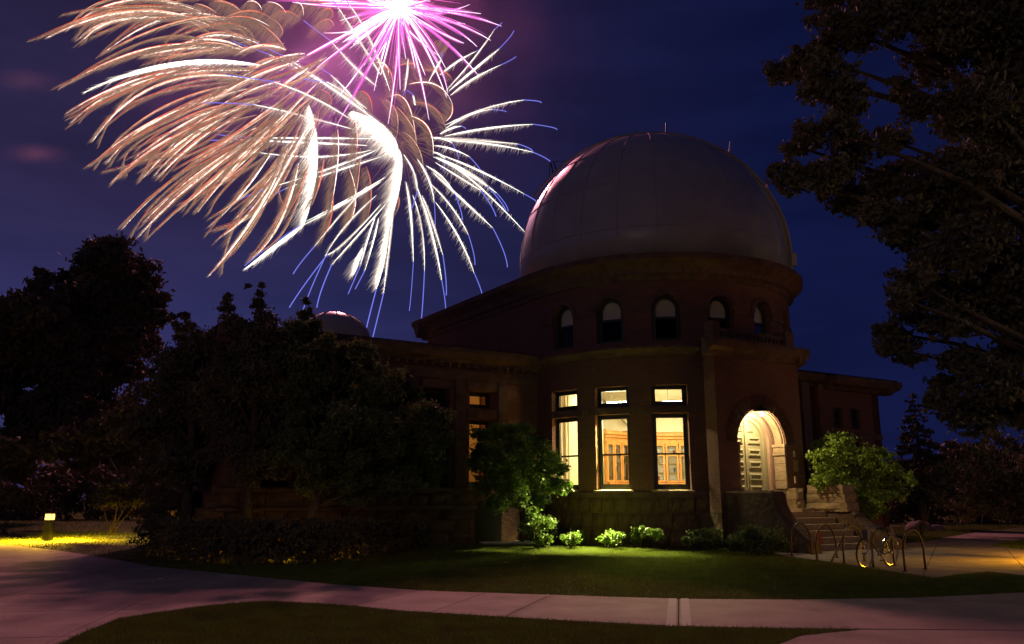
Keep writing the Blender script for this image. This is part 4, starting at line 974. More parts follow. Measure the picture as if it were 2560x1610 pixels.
# --- small layered tree beside the lit windows
cl = [(1200, 1085, 24), (1235, 1095, 28), (1290, 1085, 30), (1335, 1105, 26), (1245, 1080, 24), (1310, 1078, 20), (1350, 1120, 22), (1215, 1130, 36), (1290, 1140, 50), (1360, 1150, 34), (1395, 1175, 24), (1190, 1160, 22), (1250, 1180, 45), (1340, 1195, 42), (1390, 1210, 26), (1420, 1215, 14), (1210, 1215, 28), (1290, 1235, 42), (1350, 1245, 24), (1240, 1260, 26)]
tree('small_layered_tree', 'small layered tree standing just left of the lit tower windows', 'tree', G(1305, 1362), 3.1, .07, pxcl(cl, 27.6, .8), 20000, .065, 'leafb', every=2, fork=.2, nsub=16, sub=.48, shell=.3, flat=.35, asp=.55)
def shrub(name, label, cl, d, n, size, m, base=None, group=None, **kw):
    C = pxcl(cl, d, kw.pop('spread', .5)); b = Vector(base) if base is not None else Vector((C[0][0].x, C[0][0].y, 0))
    t = thing(name, label, 'shrub', b, group)
    st = []
    for k in range(7):
        c = C[k % len(C)][0]; st.append(limb(b + Vector((random.uniform(-.1, .1), random.uniform(-.1, .1), 0)), c + Vector((random.uniform(-.2, .2), 0, 0)), .022, .008))
    obj('stems', merge(*st), M['bark'], t)
    npobj('leaves', foliage(C, n, size, **kw), 4, M[m], t)['kind'] = 'stuff'
    return t
shrub('glossy_shrub', 'bright leafed shrub at the foot of the small layered tree', [(1345, 1300, 30), (1365, 1325, 24), (1325, 1325, 26), (1350, 1345, 22), (1335, 1290, 18)], 28.0, 2600, .06, 'leafb', sub=.5, asp=.6)
shrub('foundation_shrub', 'dim low shrub under the left tower window', [(1430, 1345, 20), (1445, 1335, 14), (1415, 1350, 12)], 28.2, 1400, .045, 'leafb', sub=.55, group='shrubs along the tower foot', asp=.6)
shrub('foundation_shrub', 'low shrub under the middle tower window, its right side lit', [(1525, 1345, 20), (1545, 1340, 14), (1508, 1350, 12)], 27.6, 1500, .045, 'leafb', sub=.55, group='shrubs along the tower foot', asp=.6)
shrub('foundation_shrub', 'brightest round shrub between the middle and right tower windows', [(1595, 1335, 18), (1615, 1342, 22), (1640, 1335, 16), (1590, 1348, 12), (1612, 1325, 12)], 27.3, 2400, .045, 'leafb', sub=.55, group='shrubs along the tower foot', asp=.6)
shrub('foundation_shrub', 'dark rounded shrub right of the right tower window', [(1755, 1345, 26), (1785, 1340, 24), (1730, 1350, 18)], 27.0, 2800, .045, 'leaf', sub=.55, group='shrubs along the tower foot', asp=.6)
shrub('foundation_shrub', 'larger dark shrub against the left cheek wall of the steps', [(1870, 1340, 30), (1910, 1345, 32), (1845, 1355, 24), (1945, 1355, 26), (1885, 1365, 24), (1925, 1372, 18), (1960, 1365, 14)], 25.2, 6000, .045, 'leaf', sub=.55, group='shrubs along the tower foot', asp=.6)
cl = [(2060, 1110, 28), (2100, 1125, 40), (2050, 1150, 34), (2085, 1175, 45), (2140, 1140, 44), (2190, 1150, 40), (2060, 1200, 30), (2120, 1200, 46), (2170, 1200, 44), (2230, 1180, 34), (2150, 1250, 36), (2190, 1250, 38), (2240, 1225, 34), (2135, 1225, 30), (2170, 1285, 24), (2150, 1300, 18), (2110, 1092, 16), (2040, 1125, 16), (2265, 1200, 24)]
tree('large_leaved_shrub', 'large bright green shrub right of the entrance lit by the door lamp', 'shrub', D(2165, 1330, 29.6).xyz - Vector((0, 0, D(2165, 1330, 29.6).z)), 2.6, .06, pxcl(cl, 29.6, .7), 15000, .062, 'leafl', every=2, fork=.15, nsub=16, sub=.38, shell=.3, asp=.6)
# --- right background
def conifer(label, base, h, r, n, size):
    t = thing('conifer', label, 'tree', base); P = []; a_ = []
    obj('trunk', tube([base, base + Vector((0, 0, h * .97))], [.16, .02], 8), M['bark'], t)
    k = 0; z = h * .28
    while z < h * .98:
        rr = r * (1 - z / h) ** .85 + .05; nb = max(4, int(9 * (1 - z / h) + 3))
        for j in range(nb):
            a = random.uniform(0, 2 * math.pi); L = rr * random.uniform(.75, 1.15); m_ = max(6, int(n * rr / r * L / r / 150))
            w = rng.uniform(.1, 1, m_) ** .7
            p = np.stack([base.x + np.cos(a) * L * w + rng.normal(0, .06, m_), base.y + np.sin(a) * L * w + rng.normal(0, .06, m_), z - L * .28 * w + .1 * w * w * L + rng.normal(0, .04, m_)], 1)
            P.append(p)
        z += h * .035
    P = np.concatenate(P); a, b = rand_frames(len(P), .5); L = size * rng.uniform(.6, 1.3, len(P))
    npobj('crown', quads(P, a, b, L, L * .4), 4, M['needle'], t)['kind'] = 'stuff'
cb = Vector((D(2305, 1200, 44).x, 44, 0)); conifer('pointed dark conifer standing behind the big shrub at right', cb, 7.4, 2.3, 26000, .16)
cl = [(2420, 1130, 50), (2470, 1110, 50), (2380, 1180, 45), (2440, 1190, 70), (2520, 1150, 70), (2370, 1240, 40), (2430, 1260, 55), (2510, 1250, 70), (2570, 1200, 70), (2620, 1150, 90), (2620, 1250, 80)]
tree('mounded_shrub', 'large rounded shrub mound at the right behind the lawn', 'shrub', G(2460, 1312), 2.6, .1, pxcl(cl, 35, .8), 20000, .10, 'leafd', every=3, fork=.1, nsub=18)
cl = [(2290, 1210, 30), (2330, 1190, 26), (2310, 1240, 26)]
shrub('reddish_shrub', 'dim shrub between the lit shrub and the rounded mound', cl, 36, 3500, .10, 'leafd')
for (px, py, r, lb) in ((2295, 1293, 26, 'pale boulder lying under the shrubs at the right'), (2338, 1300, 16, 'smaller pale boulder beside the larger one')):
    c = Vector((D(px, py, 42).x, 42, 0)); d_ = c.y; rr = r / F * d_
    rm = []; nn = 10
    V = []; Fc = []
    for i in range(6):
        for j in range(nn):
            th = math.pi * .5 * i / 5; ph = 2 * math.pi * j / nn; k = 1 + random.uniform(-.12, .12)
            V.append(c + Vector((math.cos(ph) * math.cos(th) * rr * 1.3 * k, math.sin(ph) * math.cos(th) * rr * k, math.sin(th) * rr * .9 * k)))
    for i in range(5):
        for j in range(nn): Fc.append((i * nn + j, i * nn + (j + 1) % nn, (i + 1) * nn + (j + 1) % nn, (i + 1) * nn + j))
    b = obj('boulder', (V, Fc), M['rock'], smooth=True, base=c); tag(b, lb, 'boulder')
# mounds on the left
shrub('rounded_shrub', 'domed shrub left of the hedge at the end of the forecourt', [(395, 1255, 40), (440, 1235, 48), (480, 1260, 50), (380, 1280, 28), (430, 1280, 40), (520, 1250, 45)], 27, 9000, .06, 'leafd')
shrub('rounded_shrub', 'dark shrub clump behind the lawn right of the bollard', [(290, 1235, 35), (330, 1225, 38), (260, 1250, 24), (360, 1235, 30)], 40, 14000, .09, 'leafd', sub=.5, shell=.2)
shrub('rounded_shrub', 'dark shrub clump at the left edge behind the bollard', [(20, 1245, 35), (70, 1250, 30), (-30, 1240, 40)], 40, 5000, .10, 'leafd')
# hedge
hc = []
hp = [(350, 1398), (420, 1414), (500, 1424), (600, 1430), (700, 1430), (800, 1424), (900, 1412), (1000, 1394), (1070, 1378), (1110, 1366)]
for px in range(345, 1115, 17):
    b = G(px, interp(hp, px) - 14); ht = 1.12 if px < 900 else 1.12 - (px - 900) / 200 * .45
    for zz, rr in ((.3, .36), (.62, .34), (ht - .24, .27)):
        hc.append((b + Vector((random.uniform(-.1, .1), .25 + random.uniform(-.1, .1), zz)), rr)); hc.append((b + Vector((random.uniform(-.1, .1), .85 + random.uniform(-.1, .1), zz + .02)), rr))
hb = G(700, 1425); hedge = thing('hedge', 'long waist high dark hedge in front of the left wing', 'hedge', hb)
npobj('leaves', foliage(hc, 60000, .042, nsub=10, sub=.34, shell=.6, asp=.6), 4, M['leafd'], hedge)['kind'] = 'stuff'
st = [limb(Vector((c.x, c.y, 0)), c, .02, .008) for c, r in hc[::6]]
obj('stems', merge(*st), M['bark'], hedge)['kind'] = 'stuff'
# far woods closing the horizon
fw = []
for x in np.arange(-150, 150, 5.5):
    d_ = 105 + random.uniform(-10, 12); h = random.uniform(8, 13) if x < 0 else random.uniform(6, 10)
    if 40 < x < 75: h *= .7
    for k in range(3): fw.append((Vector((x + random.uniform(-3, 3), d_, h * (.25 + .3 * k))), random.uniform(2.6, 4.2)))
w = npobj('far_woods', foliage(fw, 60000, .75, nsub=14, sub=.4), 4, M['leafd']); tag(w, 'dark far woods along the horizon', kind='stuff')

for nm_, x0_, x1_, dd_ in (('right', 15, 62, 56), ('left', -75, -13, 64)):  # rows added to shade and cover the brightly lit far ground
    fw = []
    for x in np.arange(x0_, x1_, 1.7):
        h = random.uniform(2.2, 4.2)
        for k in range(3): fw.append((Vector((x + random.uniform(-.6, .6), dd_ + random.uniform(-1.5, 1.5), h * (.15 + .33 * k))), random.uniform(.9, 1.5)))
    w = npobj('screen_shrubbery', foliage(fw, 26000, .24, nsub=14, sub=.45, shell=.3), 4, M['leafd']); tag(w, 'added dark shrubbery hiding the lit ground on the far %s side of the lawns' % nm_, kind='stuff')

# --- grass blades, real geometry
def in_poly(P, poly):
    x, y = P[:, 0], P[:, 1]; ins = np.zeros(len(P), bool); n = len(poly)
    for i in range(n):
        x0, y0 = poly[i][0], poly[i][1]; x1, y1 = poly[(i + 1) % n][0], poly[(i + 1) % n][1]
        c = ((y0 > y) != (y1 > y)) & (x < (x1 - x0) * (y - y0) / (y1 - y0 + 1e-12) + x0); ins ^= c
    return ins
def grass(name, label, px, n, h, wd_, excl=()):
    poly = [G(a, b) for a, b in px]; A = np.array([[p.x, p.y] for p in poly]); lo, hi = A.min(0), A.max(0); P = np.zeros((0, 2)); tries = 0
    while len(P) < n and tries < 40:
        q = rng.uniform(lo, hi, (n, 2)); q = q[in_poly(q, poly)]
        for e in excl: q = q[~in_poly(q, e)]
        P = np.concatenate([P, q]); tries += 1
    P = P[:n]; n = len(P); a = rng.uniform(0, 2 * np.pi, n); hh = h * rng.uniform(.45, 1.25, n); le = rng.normal(0, .5, (n, 2)) * hh[:, None]
    w = wd_ * rng.uniform(.6, 1.4, n); dx, dy = np.cos(a) * w, np.sin(a) * w
    z0 = np.full(n, -.004)
    V = np.stack([np.stack([P[:, 0] - dx, P[:, 1] - dy, z0], 1), np.stack([P[:, 0] + dx, P[:, 1] + dy, z0], 1), np.stack([P[:, 0] + le[:, 0], P[:, 1] + le[:, 1], hh], 1)], 1).reshape(-1, 3)
    o = npobj(name, V, 3, M['blade']); tag(o, label, kind='stuff'); return o
bedp = [(p.x, p.y) for p in bed]
mid = [(330, 1411), (380, 1419), (600, 1441), (850, 1466), (1080, 1481), (1380, 1491), (1697, 1501), (2000, 1503), (2300, 1498), (2560, 1485), (2700, 1476), (2760, 1452), (2620, 1448), (2556, 1442), (2468, 1432), (2400, 1438), (2330, 1447), (2255, 1436), (2176, 1423), (2077, 1408), (1935, 1390), (1900, 1368), (1100, 1356), (900, 1380)]
grass('lawn_grass', 'short green lawn grass between the building and the footpath', mid, 230000, .055, .007, excl=[bedp])
near = [(40, 1700), (150, 1611), (209, 1586), (300, 1550), (500, 1520), (655, 1506), (851, 1516), (988, 1531), (1240, 1546), (1422, 1557), (1697, 1571), (1896, 1575), (2151, 1578), (2000, 1593), (1880, 1641), (1700, 1700)]
grass('foreground_grass', 'near lawn grass in front of the footpath', near, 90000, .06, .005)
left = [(-300, 1290), (-300, 1350), (0, 1361), (150, 1377), (325, 1405), (420, 1400), (420, 1283), (200, 1281)]
grass('left_lawn_grass', 'lawn grass around the left bollard', left, 60000, .07, .012)
rgt = [(2300, 1354), (2240, 1340), (2230, 1318), (2560, 1308), (2700, 1300), (2560, 1318), (2434, 1331)]
grass('right_lawn_grass', 'lawn grass under the shrubs right of the steps', rgt, 22000, .07, .012)
rg2 = [(2474, 1364), (2560, 1350), (2800, 1337), (2900, 1380), (2760, 1383), (2560, 1375)]
grass('lawn_wedge_grass', 'small wedge of grass between the two right hand walks', rg2, 14000, .07, .01)
# ================================================================== fireworks
FD = 210.0
E = {'white': emat('spark_white', (1, .97, .90), 3.2), 'pinkw': emat('spark_pink_white', (1, .80, .98), 3.0), 'mag': emat('spark_magenta', (.95, .16, .72), 1.25),
     'gold': emat('spark_gold', (.98, .62, .42), 1.15), 'tan': emat('spark_amber', (.42, .24, .17), .62), 'red': emat('spark_red', (1, .16, .07), 1.0), 'amber': emat('spark_bronze', (.66, .39, .29), .8), 'goldw': emat('spark_gold_white', (1, .88, .74), 3.0),
     'blue': emat('spark_blue', (.20, .22, .95), 1.0), 'pale': emat('spark_pale_green', (.95, 1, .90), 2.4), 'cream': emat('spark_cream', (.85, .69, .60), 1.05)}
S6 = lambda p: (100 + p[0] * .4624, p[1] * .4624)
S7 = lambda p: (600 + p[0] * .568, p[1] * .568)
def pxw(w): return w / 2 * FD / 1900.0
def bez(p0, pm_, p1, n, ease=1.0):
    c = (2 * pm_[0] - (p0[0] + p1[0]) / 2, 2 * pm_[1] - (p0[1] + p1[1]) / 2); out = []
    for i in range(n):
        t = i / (n - 1); out.append(((1 - t) ** 2 * p0[0] + 2 * t * (1 - t) * c[0] + t * t * p1[0], (1 - t) ** 2 * p0[1] + 2 * t * (1 - t) * c[1] + t * t * p1[1]))
    return out
def to3(pts, d0, d1): 
    n = len(pts); return [D(x, y, d0 + (d1 - d0) * i / (n - 1)) for i, (x, y) in enumerate(pts)]
class Bag:
    def __init__(s): s.v = {}; 
    def add(s, k, arr): s.v.setdefault(k, []).append(arr)
    def flush(s, parent, name):
        for k, a in s.v.items():
            npobj(name, np.concatenate(a), 3, E[k], parent)['kind'] = 'stuff'
def strand(bag, key, P3, w, tap=True):
    """thin three sided thread along the points"""
    P = np.array([tuple(p) for p in P3]); n = len(P); T = np.gradient(P, axis=0); T /= np.linalg.norm(T, axis=1)[:, None] + 1e-9
    N = np.cross(T, np.array([0, 1.0, 0])); N /= np.linalg.norm(N, axis=1)[:, None] + 1e-9; Bn = np.cross(T, N)
    t = np.linspace(0, 1, n); r = pxw(w) * (np.clip(np.minimum(t * 6, (1 - t) * 4), .15, 1) if tap else np.ones(n))
    rings = [P + (N * math.cos(a) + Bn * math.sin(a)) * r[:, None] for a in (0, 2.094, 4.189)]
    out = []
    for j in range(3):
        a, b = rings[j], rings[(j + 1) % 3]
        out.append(np.stack([a[:-1], b[:-1], b[1:]], 1).reshape(-1, 3)); out.append(np.stack([a[:-1], b[1:], a[1:]], 1).reshape(-1, 3))
    bag.add(key, np.concatenate(out))
def needles(bag, key, P, V, w):
    """many straight sparks: P (n,3) starts, V (n,3) vectors"""
    n = len(P); Y = np.array([0, 1.0, 0]); N = np.cross(V, Y); N /= np.linalg.norm(N, axis=1)[:, None] + 1e-9
    r = pxw(1) * w; a = P + N * r[:, None]; b = P - N * r[:, None] ; c = P + V; m = P + V * .5
    d = m + np.array([0, 1.0, 0]) * (r * 1.2)[:, None]
    bag.add(key, np.stack([a, b, c, a, c, d, b, d, c], 1).reshape(-1, 3))
def feather(bag, pts, d0, d1, key, n, L, ang, w=.8, t0=.1, t1=1, spread=7, back=.25, curve=0):
    """short sparks falling off a streak, ang = image direction in degrees (0 right, 90 down)"""
    pa = np.array(pts); k = len(pa); t = rng.uniform(t0, t1, n); f = t * (k - 1); i = np.clip(f.astype(int), 0, k - 2); fr = (f - i)[:, None]
    p = pa[i] * (1 - fr) + pa[i + 1] * fr; dd = d0 + (d1 - d0) * t + rng.normal(0, 1.5, n)
    ln = L * rng.uniform(.25, 1.15, n) * np.clip(.35 + 1.2 * np.sin(np.pi * np.clip((t - t0) / (t1 - t0 + 1e-6), 0, 1)), .3, 1.2)
    an = np.radians(ang + rng.normal(0, spread, n)); v = np.stack([np.cos(an), np.sin(an)], 1) * ln[:, None]
    s = p - v * back * rng.uniform(0, 1, (n, 1)); e = s + v
    def up(q, d): 
        x = q[:, 0] - CX; vy = CY - q[:, 1]; fw = F * cT - vy * sT; return np.stack([x / fw * d, d, EYE + (F * sT + vy * cT) / fw * d], 1)
    S_, E_ = up(s, dd), up(e, dd + rng.normal(0, .6, n)); needles(bag, key, S_, E_ - S_, np.full(n, w) * rng.uniform(.6, 1.3, n))
def streak(parent, bag, pts, core, w, halo=None, hn=8, hs=2.0, d=None, hw=.9, name='streak', tip=None):
    d0 = FD; d1 = FD + (random.uniform(-26, 22) if d is None else d); P3 = to3(pts, d0, d1); n = len(P3)
    rr = [pxw(w) * max(.18, min(1, (i + .6) / n * 3.5, (n - i) / n * 2.2)) for i in range(n)]
    obj(name, tube(P3, rr, 5), E[core], parent)
    if halo:
        for k in range(hn):
            ox, oy = random.gauss(0, hs), random.gauss(0, hs); a = random.uniform(0, .25); b = random.uniform(.7, 1.04); m = int(a * n); e = max(m + 3, min(n, int(b * n)))
            q = [(x + ox, y + oy) for x, y in pts[m:e]]
            if len(q) >= 3: strand(bag, halo, to3(q, d0 + (d1 - d0) * a + random.uniform(-.6, 1.2), d0 + (d1 - d0) * b), hw)
    return d0, d1

# ---- A: magenta peony at the top
pA = D(995, 20, FD); FA = thing('magenta_firework_burst', 'magenta and white firework burst with a blinding core at the top of the sky', 'firework', pA)
ba = Bag(); ca = (700, 32)
tipsA = [((950, 58), (1150, 115)), ((930, 95), (1103, 178)), ((900, 105), (1043, 205)), ((905, 185), (1050, 333)), ((790, 100), (880, 135)), ((810, 200), (910, 430)), ((770, 240), (832, 528)), ((690, 270), (652, 545)),
         ((600, 240), (428, 548)), ((580, 230), (443, 415)), ((430, 170), (165, 318)), ((500, 175), (338, 298)), ((520, 15), (315, 20)), ((400, 2), (120, -4)), ((560, 120), (370, 145)), ((470, 30), (230, 10)), ((850, 60), (1010, 20)),
         ((760, 190), (815, 330)), ((800, 130), (905, 300)), ((880, 140), (985, 190)), ((740, 160), (770, 300)), ((700, 180), (705, 395)), ((660, 170), (620, 330)), ((620, 150), (545, 290)), ((770, -20), (840, -60)), ((640, -20), (560, -70)), ((800, 10), (900, -40)), ((590, 10), (500, -40)), ((870, 40), (1060, 60)), ((640, 200), (590, 400)), ((730, 120), (880, 250)), ((850, 240), (915, 410)), ((560, 90), (420, 190)), ((830, 75), (990, 105)), ((660, 140), (600, 260)), ((710, 130), (730, 260)), ((560, 60), (440, 90))]
for mdl, tip in tipsA:
    p0, p1, p2 = S7(ca), S7(mdl), S7(tip); pts = bez(p0, p1, p2, 14)
    streak(FA, ba, pts, 'pinkw', random.uniform(2.4, 3.6), 'mag', 14, 2.1, hw=1.0)
for k in range(300):   # hot core: very short sparks in every direction
    a = random.uniform(0, 2 * math.pi); L = abs(random.gauss(0, 62)) + 16; x, y = S7(ca)
    strand(ba, 'pinkw' if L < 85 else 'mag', to3([(x, y), (x + math.cos(a) * L * .5, y + math.sin(a) * L * .48), (x + math.cos(a) * L, y + math.sin(a) * L * .92 + L * L * .0012)], FD, FD + random.uniform(-14, 14)), random.uniform(1.2, 2.6))
obj('burst_core', lathe(pA, [(.01, -3.4), (2.4, -2.3), (3.6, 0), (2.4, 2.3), (.01, 3.4)], 18), E['pinkw'], FA, smooth=True)
# bright arm to the lower left of the core
for k in range(46):
    a = random.gauss(0, 7); q = bez(S7((690, 35)), S7((600 + a, 95 + a)), S7((480 + random.uniform(-40, 40), 165 + a * 1.6 + random.uniform(-12, 30))), 8); strand(ba, 'pinkw', to3(q, FD, FD - 6), random.uniform(1.5, 3.2))
ba.flush(FA, 'spark_threads')
point_light('burst_light', pA + Vector((0, -9, 0)), 1.0, (1, .27, .36), 3.0, FA)

# ---- B: white burst with blue falling tips
pB = D(998, 358, FD); FB = thing('white_firework_burst', 'white firework burst whose feathered streaks end in thin blue falling tips', 'firework', pB)
bb_ = Bag(); cb_ = (712, 628)
W = [ # inner start, mid, white end, blue tip
 ((905, 550), (1080, 478), (1250, 440), (1326, 452)), ((905, 565), (1010, 505), (1110, 482), (1172, 492)), ((880, 590), (930, 565), (975, 555), (993, 568)), ((900, 600), (1090, 565), (1290, 547), (1396, 570)),
 ((850, 608), (1050, 618), (1225, 634), (1287, 668)), ((900, 618), (1100, 635), (1290, 670), (1369, 720)), ((840, 605), (895, 612), (935, 630), (963, 700)), ((850, 640), (930, 655), (1010, 690), (1073, 775)), ((850, 670), (880, 680), (905, 700), (893, 752)),
 ((880, 680), (1060, 755), (1250, 853), (1318, 903)), ((860, 690), (1000, 755), (1090, 820), (1170, 925)), ((850, 690), (1010, 770), (1130, 850), (1180, 930)), ((880, 700), (1040, 810), (1262, 1030), (1250, 1022)), ((860, 715), (980, 790), (1060, 838), (1127, 952)),
 ((820, 730), (890, 780), (945, 850), (980, 966)), ((850, 760), (980, 880), (1112, 1002), (1177, 1176)), ((830, 800), (930, 910), (1005, 1032), (1034, 1166)), ((860, 890), (960, 1040), (1030, 1200), (1066, 1300)), ((800, 860), (840, 960), (893, 1122), (908, 1300)), ((770, 800), (840, 1010), (888, 1232), (905, 1368)),
 ((780, 700), (830, 790), (855, 890), (858, 1000)), ((760, 860), (800, 1010), (812, 1192), (797, 1418)), ((730, 800), (752, 950), (763, 1152), (745, 1368)), ((720, 680), (765, 760), (780, 840), (754, 922)),
 ((690, 860), (640, 1080), (600, 1272), (550, 1474)), ((680, 880), (655, 1100), (632, 1290), (583, 1490)), ((640, 900), (500, 1060), (405, 1162), (338, 1354)), ((620, 900), (470, 1060), (385, 1120), (217, 1354)), ((600, 860), (460, 1000), (375, 1130), (270, 1388)),
 ((560, 820), (440, 950), (330, 1082), (234, 1206)), ((640, 780), (470, 880), (290, 975), (20, 1170)), ((620, 800), (450, 900), (260, 1000), (28, 1186)), ((600, 940), (560, 1060), (530, 1170), (476, 1294)), ((610, 960), (590, 1050), (550, 1190), (507, 1272)),
 ((600, 660), (400, 740), (150, 820), (0, 880)), ((620, 690), (400, 760), (200, 830), (0, 948)), ((560, 640), (300, 628), (0, 615), (-150, 620)), ((600, 610), (300, 608), (60, 606), (-110, 590)), ((580, 660), (340, 690), (60, 668), (-120, 690)),
 ((500, 570), (260, 505), (60, 460), (-160, 452)), ((480, 520), (320, 430), (150, 360), (-60, 330)), ((660, 590), (420, 400), (130, 240), (-30, 180)), ((640, 560), (420, 400), (200, 250), (60, 180)), ((600, 380), (500, 290), (400, 180), (280, 90)), ((620, 330), (520, 170), (430, 30), (390, -30)), ((660, 400), (570, 170), (480, 20), (460, -30)),
 ((560, 500), (470, 400), (400, 330), (345, 293)), ((560, 480), (450, 400), (380, 360), (280, 350)),
 ((905, 400), (1020, 270), (1120, 130), (1152, 100)), ((920, 400), (1050, 290), (1140, 215), (1206, 135)), ((925, 420), (1030, 345), (1150, 285), (1215, 248)), ((880, 330), (960, 270), (1040, 225), (1058, 214)), ((830, 360), (870, 290), (885, 260), (890, 232)), ((760, 420), (770, 460), (765, 420), (735, 398)), ((740, 260), (735, 330), (725, 400), (718, 420))]
for s0, sm, s1, s2 in W:
    p0, p1, p2, p3 = S7(s0), S7(sm), S7(s1), S7(s2); c = S7(cb_); pts = bez(p0, p1, p2, 12); dd = random.uniform(-30, 26)
    streak(FB, bb_, pts, 'pale', random.uniform(2.6, 3.8), 'cream', 9, 1.5, d=dd, hw=.9)
    # thread from the centre out to where the streak flares
    strand(bb_, 'tan', to3([c, ((c[0] + p0[0]) / 2, (c[1] + p0[1]) / 2 - 2), p0], FD, FD), 1.2)
    rightside = p2[0] > c[0] - 40
    L = math.dist(p0, p2)
    feather(bb_, pts, FD, FD + dd, 'cream', int(L * .55), 20 if rightside else 26, 118 if rightside else 128, .75, .05, 1.0, 9, .3)
    tipc = (p2[0] * .45 + p3[0] * .55 + (p2[0] - p1[0]) * .09, p2[1] * .45 + p3[1] * .55 + (p2[1] - p1[1]) * .05)
    q = bez(p2, tipc, p3, 9)
    obj('blue_tip', tube(to3(q, FD + dd, FD + dd - 1), [pxw(2.2)] * 9, 4), E['blue'], FB)
bb_.flush(FB, 'spark_threads')
point_light('burst_light', pB + Vector((0, -38, 0)), 1.0, (1, .36, .34), 3.0, FB)

# ---- C: gold willow blown to the left
pC = D(720, 250, FD + 15); FC = thing('gold_firework_willow', 'gold willow firework blown left in long drooping feathered streaks', 'firework', pC)
bc = Bag()
Gs = [((940, 150), (520, 60), (35, 205)), ((870, 62), (470, 5), (150, 165)), ((960, 110), (500, 85), (210, 212)), ((1080, 160), (760, 78), (345, 285)), ((940, 258), (560, 270), (110, 475)), ((1130, 270), (850, 258), (560, 300)), ((1180, 235), (960, 190), (740, 255)), ((1330, 270), (1200, 245), (1080, 285)),
      ((860, 370), (500, 440), (145, 610)), ((1130, 380), (560, 440), (175, 660)), ((1160, 430), (650, 455), (285, 765)), ((1180, 430), (640, 640), (280, 895)), ((1120, 480), (640, 650), (370, 875)), ((1190, 545), (720, 740), (390, 985)), ((1240, 510), (900, 690), (620, 950)), ((1170, 690), (760, 940), (450, 1235)),
      ((1300, 640), (820, 1000), (540, 1275)), ((1200, 720), (840, 950), (570, 1195)), ((1380, 560), (1100, 850), (855, 1145)), ((1250, 830), (1080, 1060), (925, 1215)), ((1340, 800), (1170, 1150), (915, 1490)), ((1290, 900), (1150, 1130), (970, 1285)), ((1400, 880), (1300, 1200), (1140, 1400)), ((1300, 440), (1000, 560), (700, 800)), ((1360, 500), (1010, 760), (740, 960)), ((1420, 560), (1220, 760), (960, 1010)),
      ((1100, 260), (880, 215), (640, 300)), ((700, 100), (420, 110), (240, 210)), ((1060, 560), (800, 660), (520, 850)), ((1000, 640), (760, 770), (560, 960)), ((1480, 620), (1330, 900), (1200, 1130)), ((1120, 600), (860, 760), (640, 960)), ((1430, 290), (1250, 330), (1060, 440)), ((1400, 330), (1150, 420), (900, 560)), ((1260, 690), (1000, 920), (760, 1130)), ((1500, 450), (1350, 600), (1180, 800)), ((1550, 310), (1400, 400), (1240, 520)), ((1380, 760), (1230, 980), (1060, 1180))]
for g in Gs:
    for rep in range(4):
        j = (lambda p: p) if rep == 0 else (lambda p: (p[0] + random.gauss(0, 12 + 12 * rep), p[1] + random.gauss(0, 10 + 10 * rep)))
        p0, p1, p2 = [S6(j(q)) for q in g]; pts = bez(p0, p1, p2, 16); L = math.dist(p0, p2); dd = random.uniform(-25, 30)
        streak(FC, bc, pts, 'gold' if rep else random.choice(('goldw', 'white', 'goldw')), random.uniform(3.0, 4.8) if rep == 0 else random.uniform(1.2, 2.0), 'gold' if rep < 2 else 'tan', 6, 1.6, d=dd, hw=.8)
        up_ = [(x - .6, y - 2.6) for x, y in pts[2:]]; strand(bc, 'red', to3(up_, FD, FD + dd + .8), 2.2 if rep < 2 else 1.2)
        for seg in range(4):       # trails bend with the streak, so their direction follows its slope
            a0, a1 = seg / 4, (seg + 1) / 4; i = int((a0 + a1) / 2 * 15); tx, ty = pts[min(i + 2, 15)][0] - pts[max(i - 2, 0)][0], pts[min(i + 2, 15)][1] - pts[max(i - 2, 0)][1]
            an = math.degrees(math.atan2(ty, tx)); an = an % 360; tgt = 142; an = (an * .55 + tgt * .45)
            feather(bc, pts, FD, FD + dd, 'tan' if rep else 'amber', int(L * .24), 50 if seg < 3 else 30, an, .7, a0, a1, 4, .15)
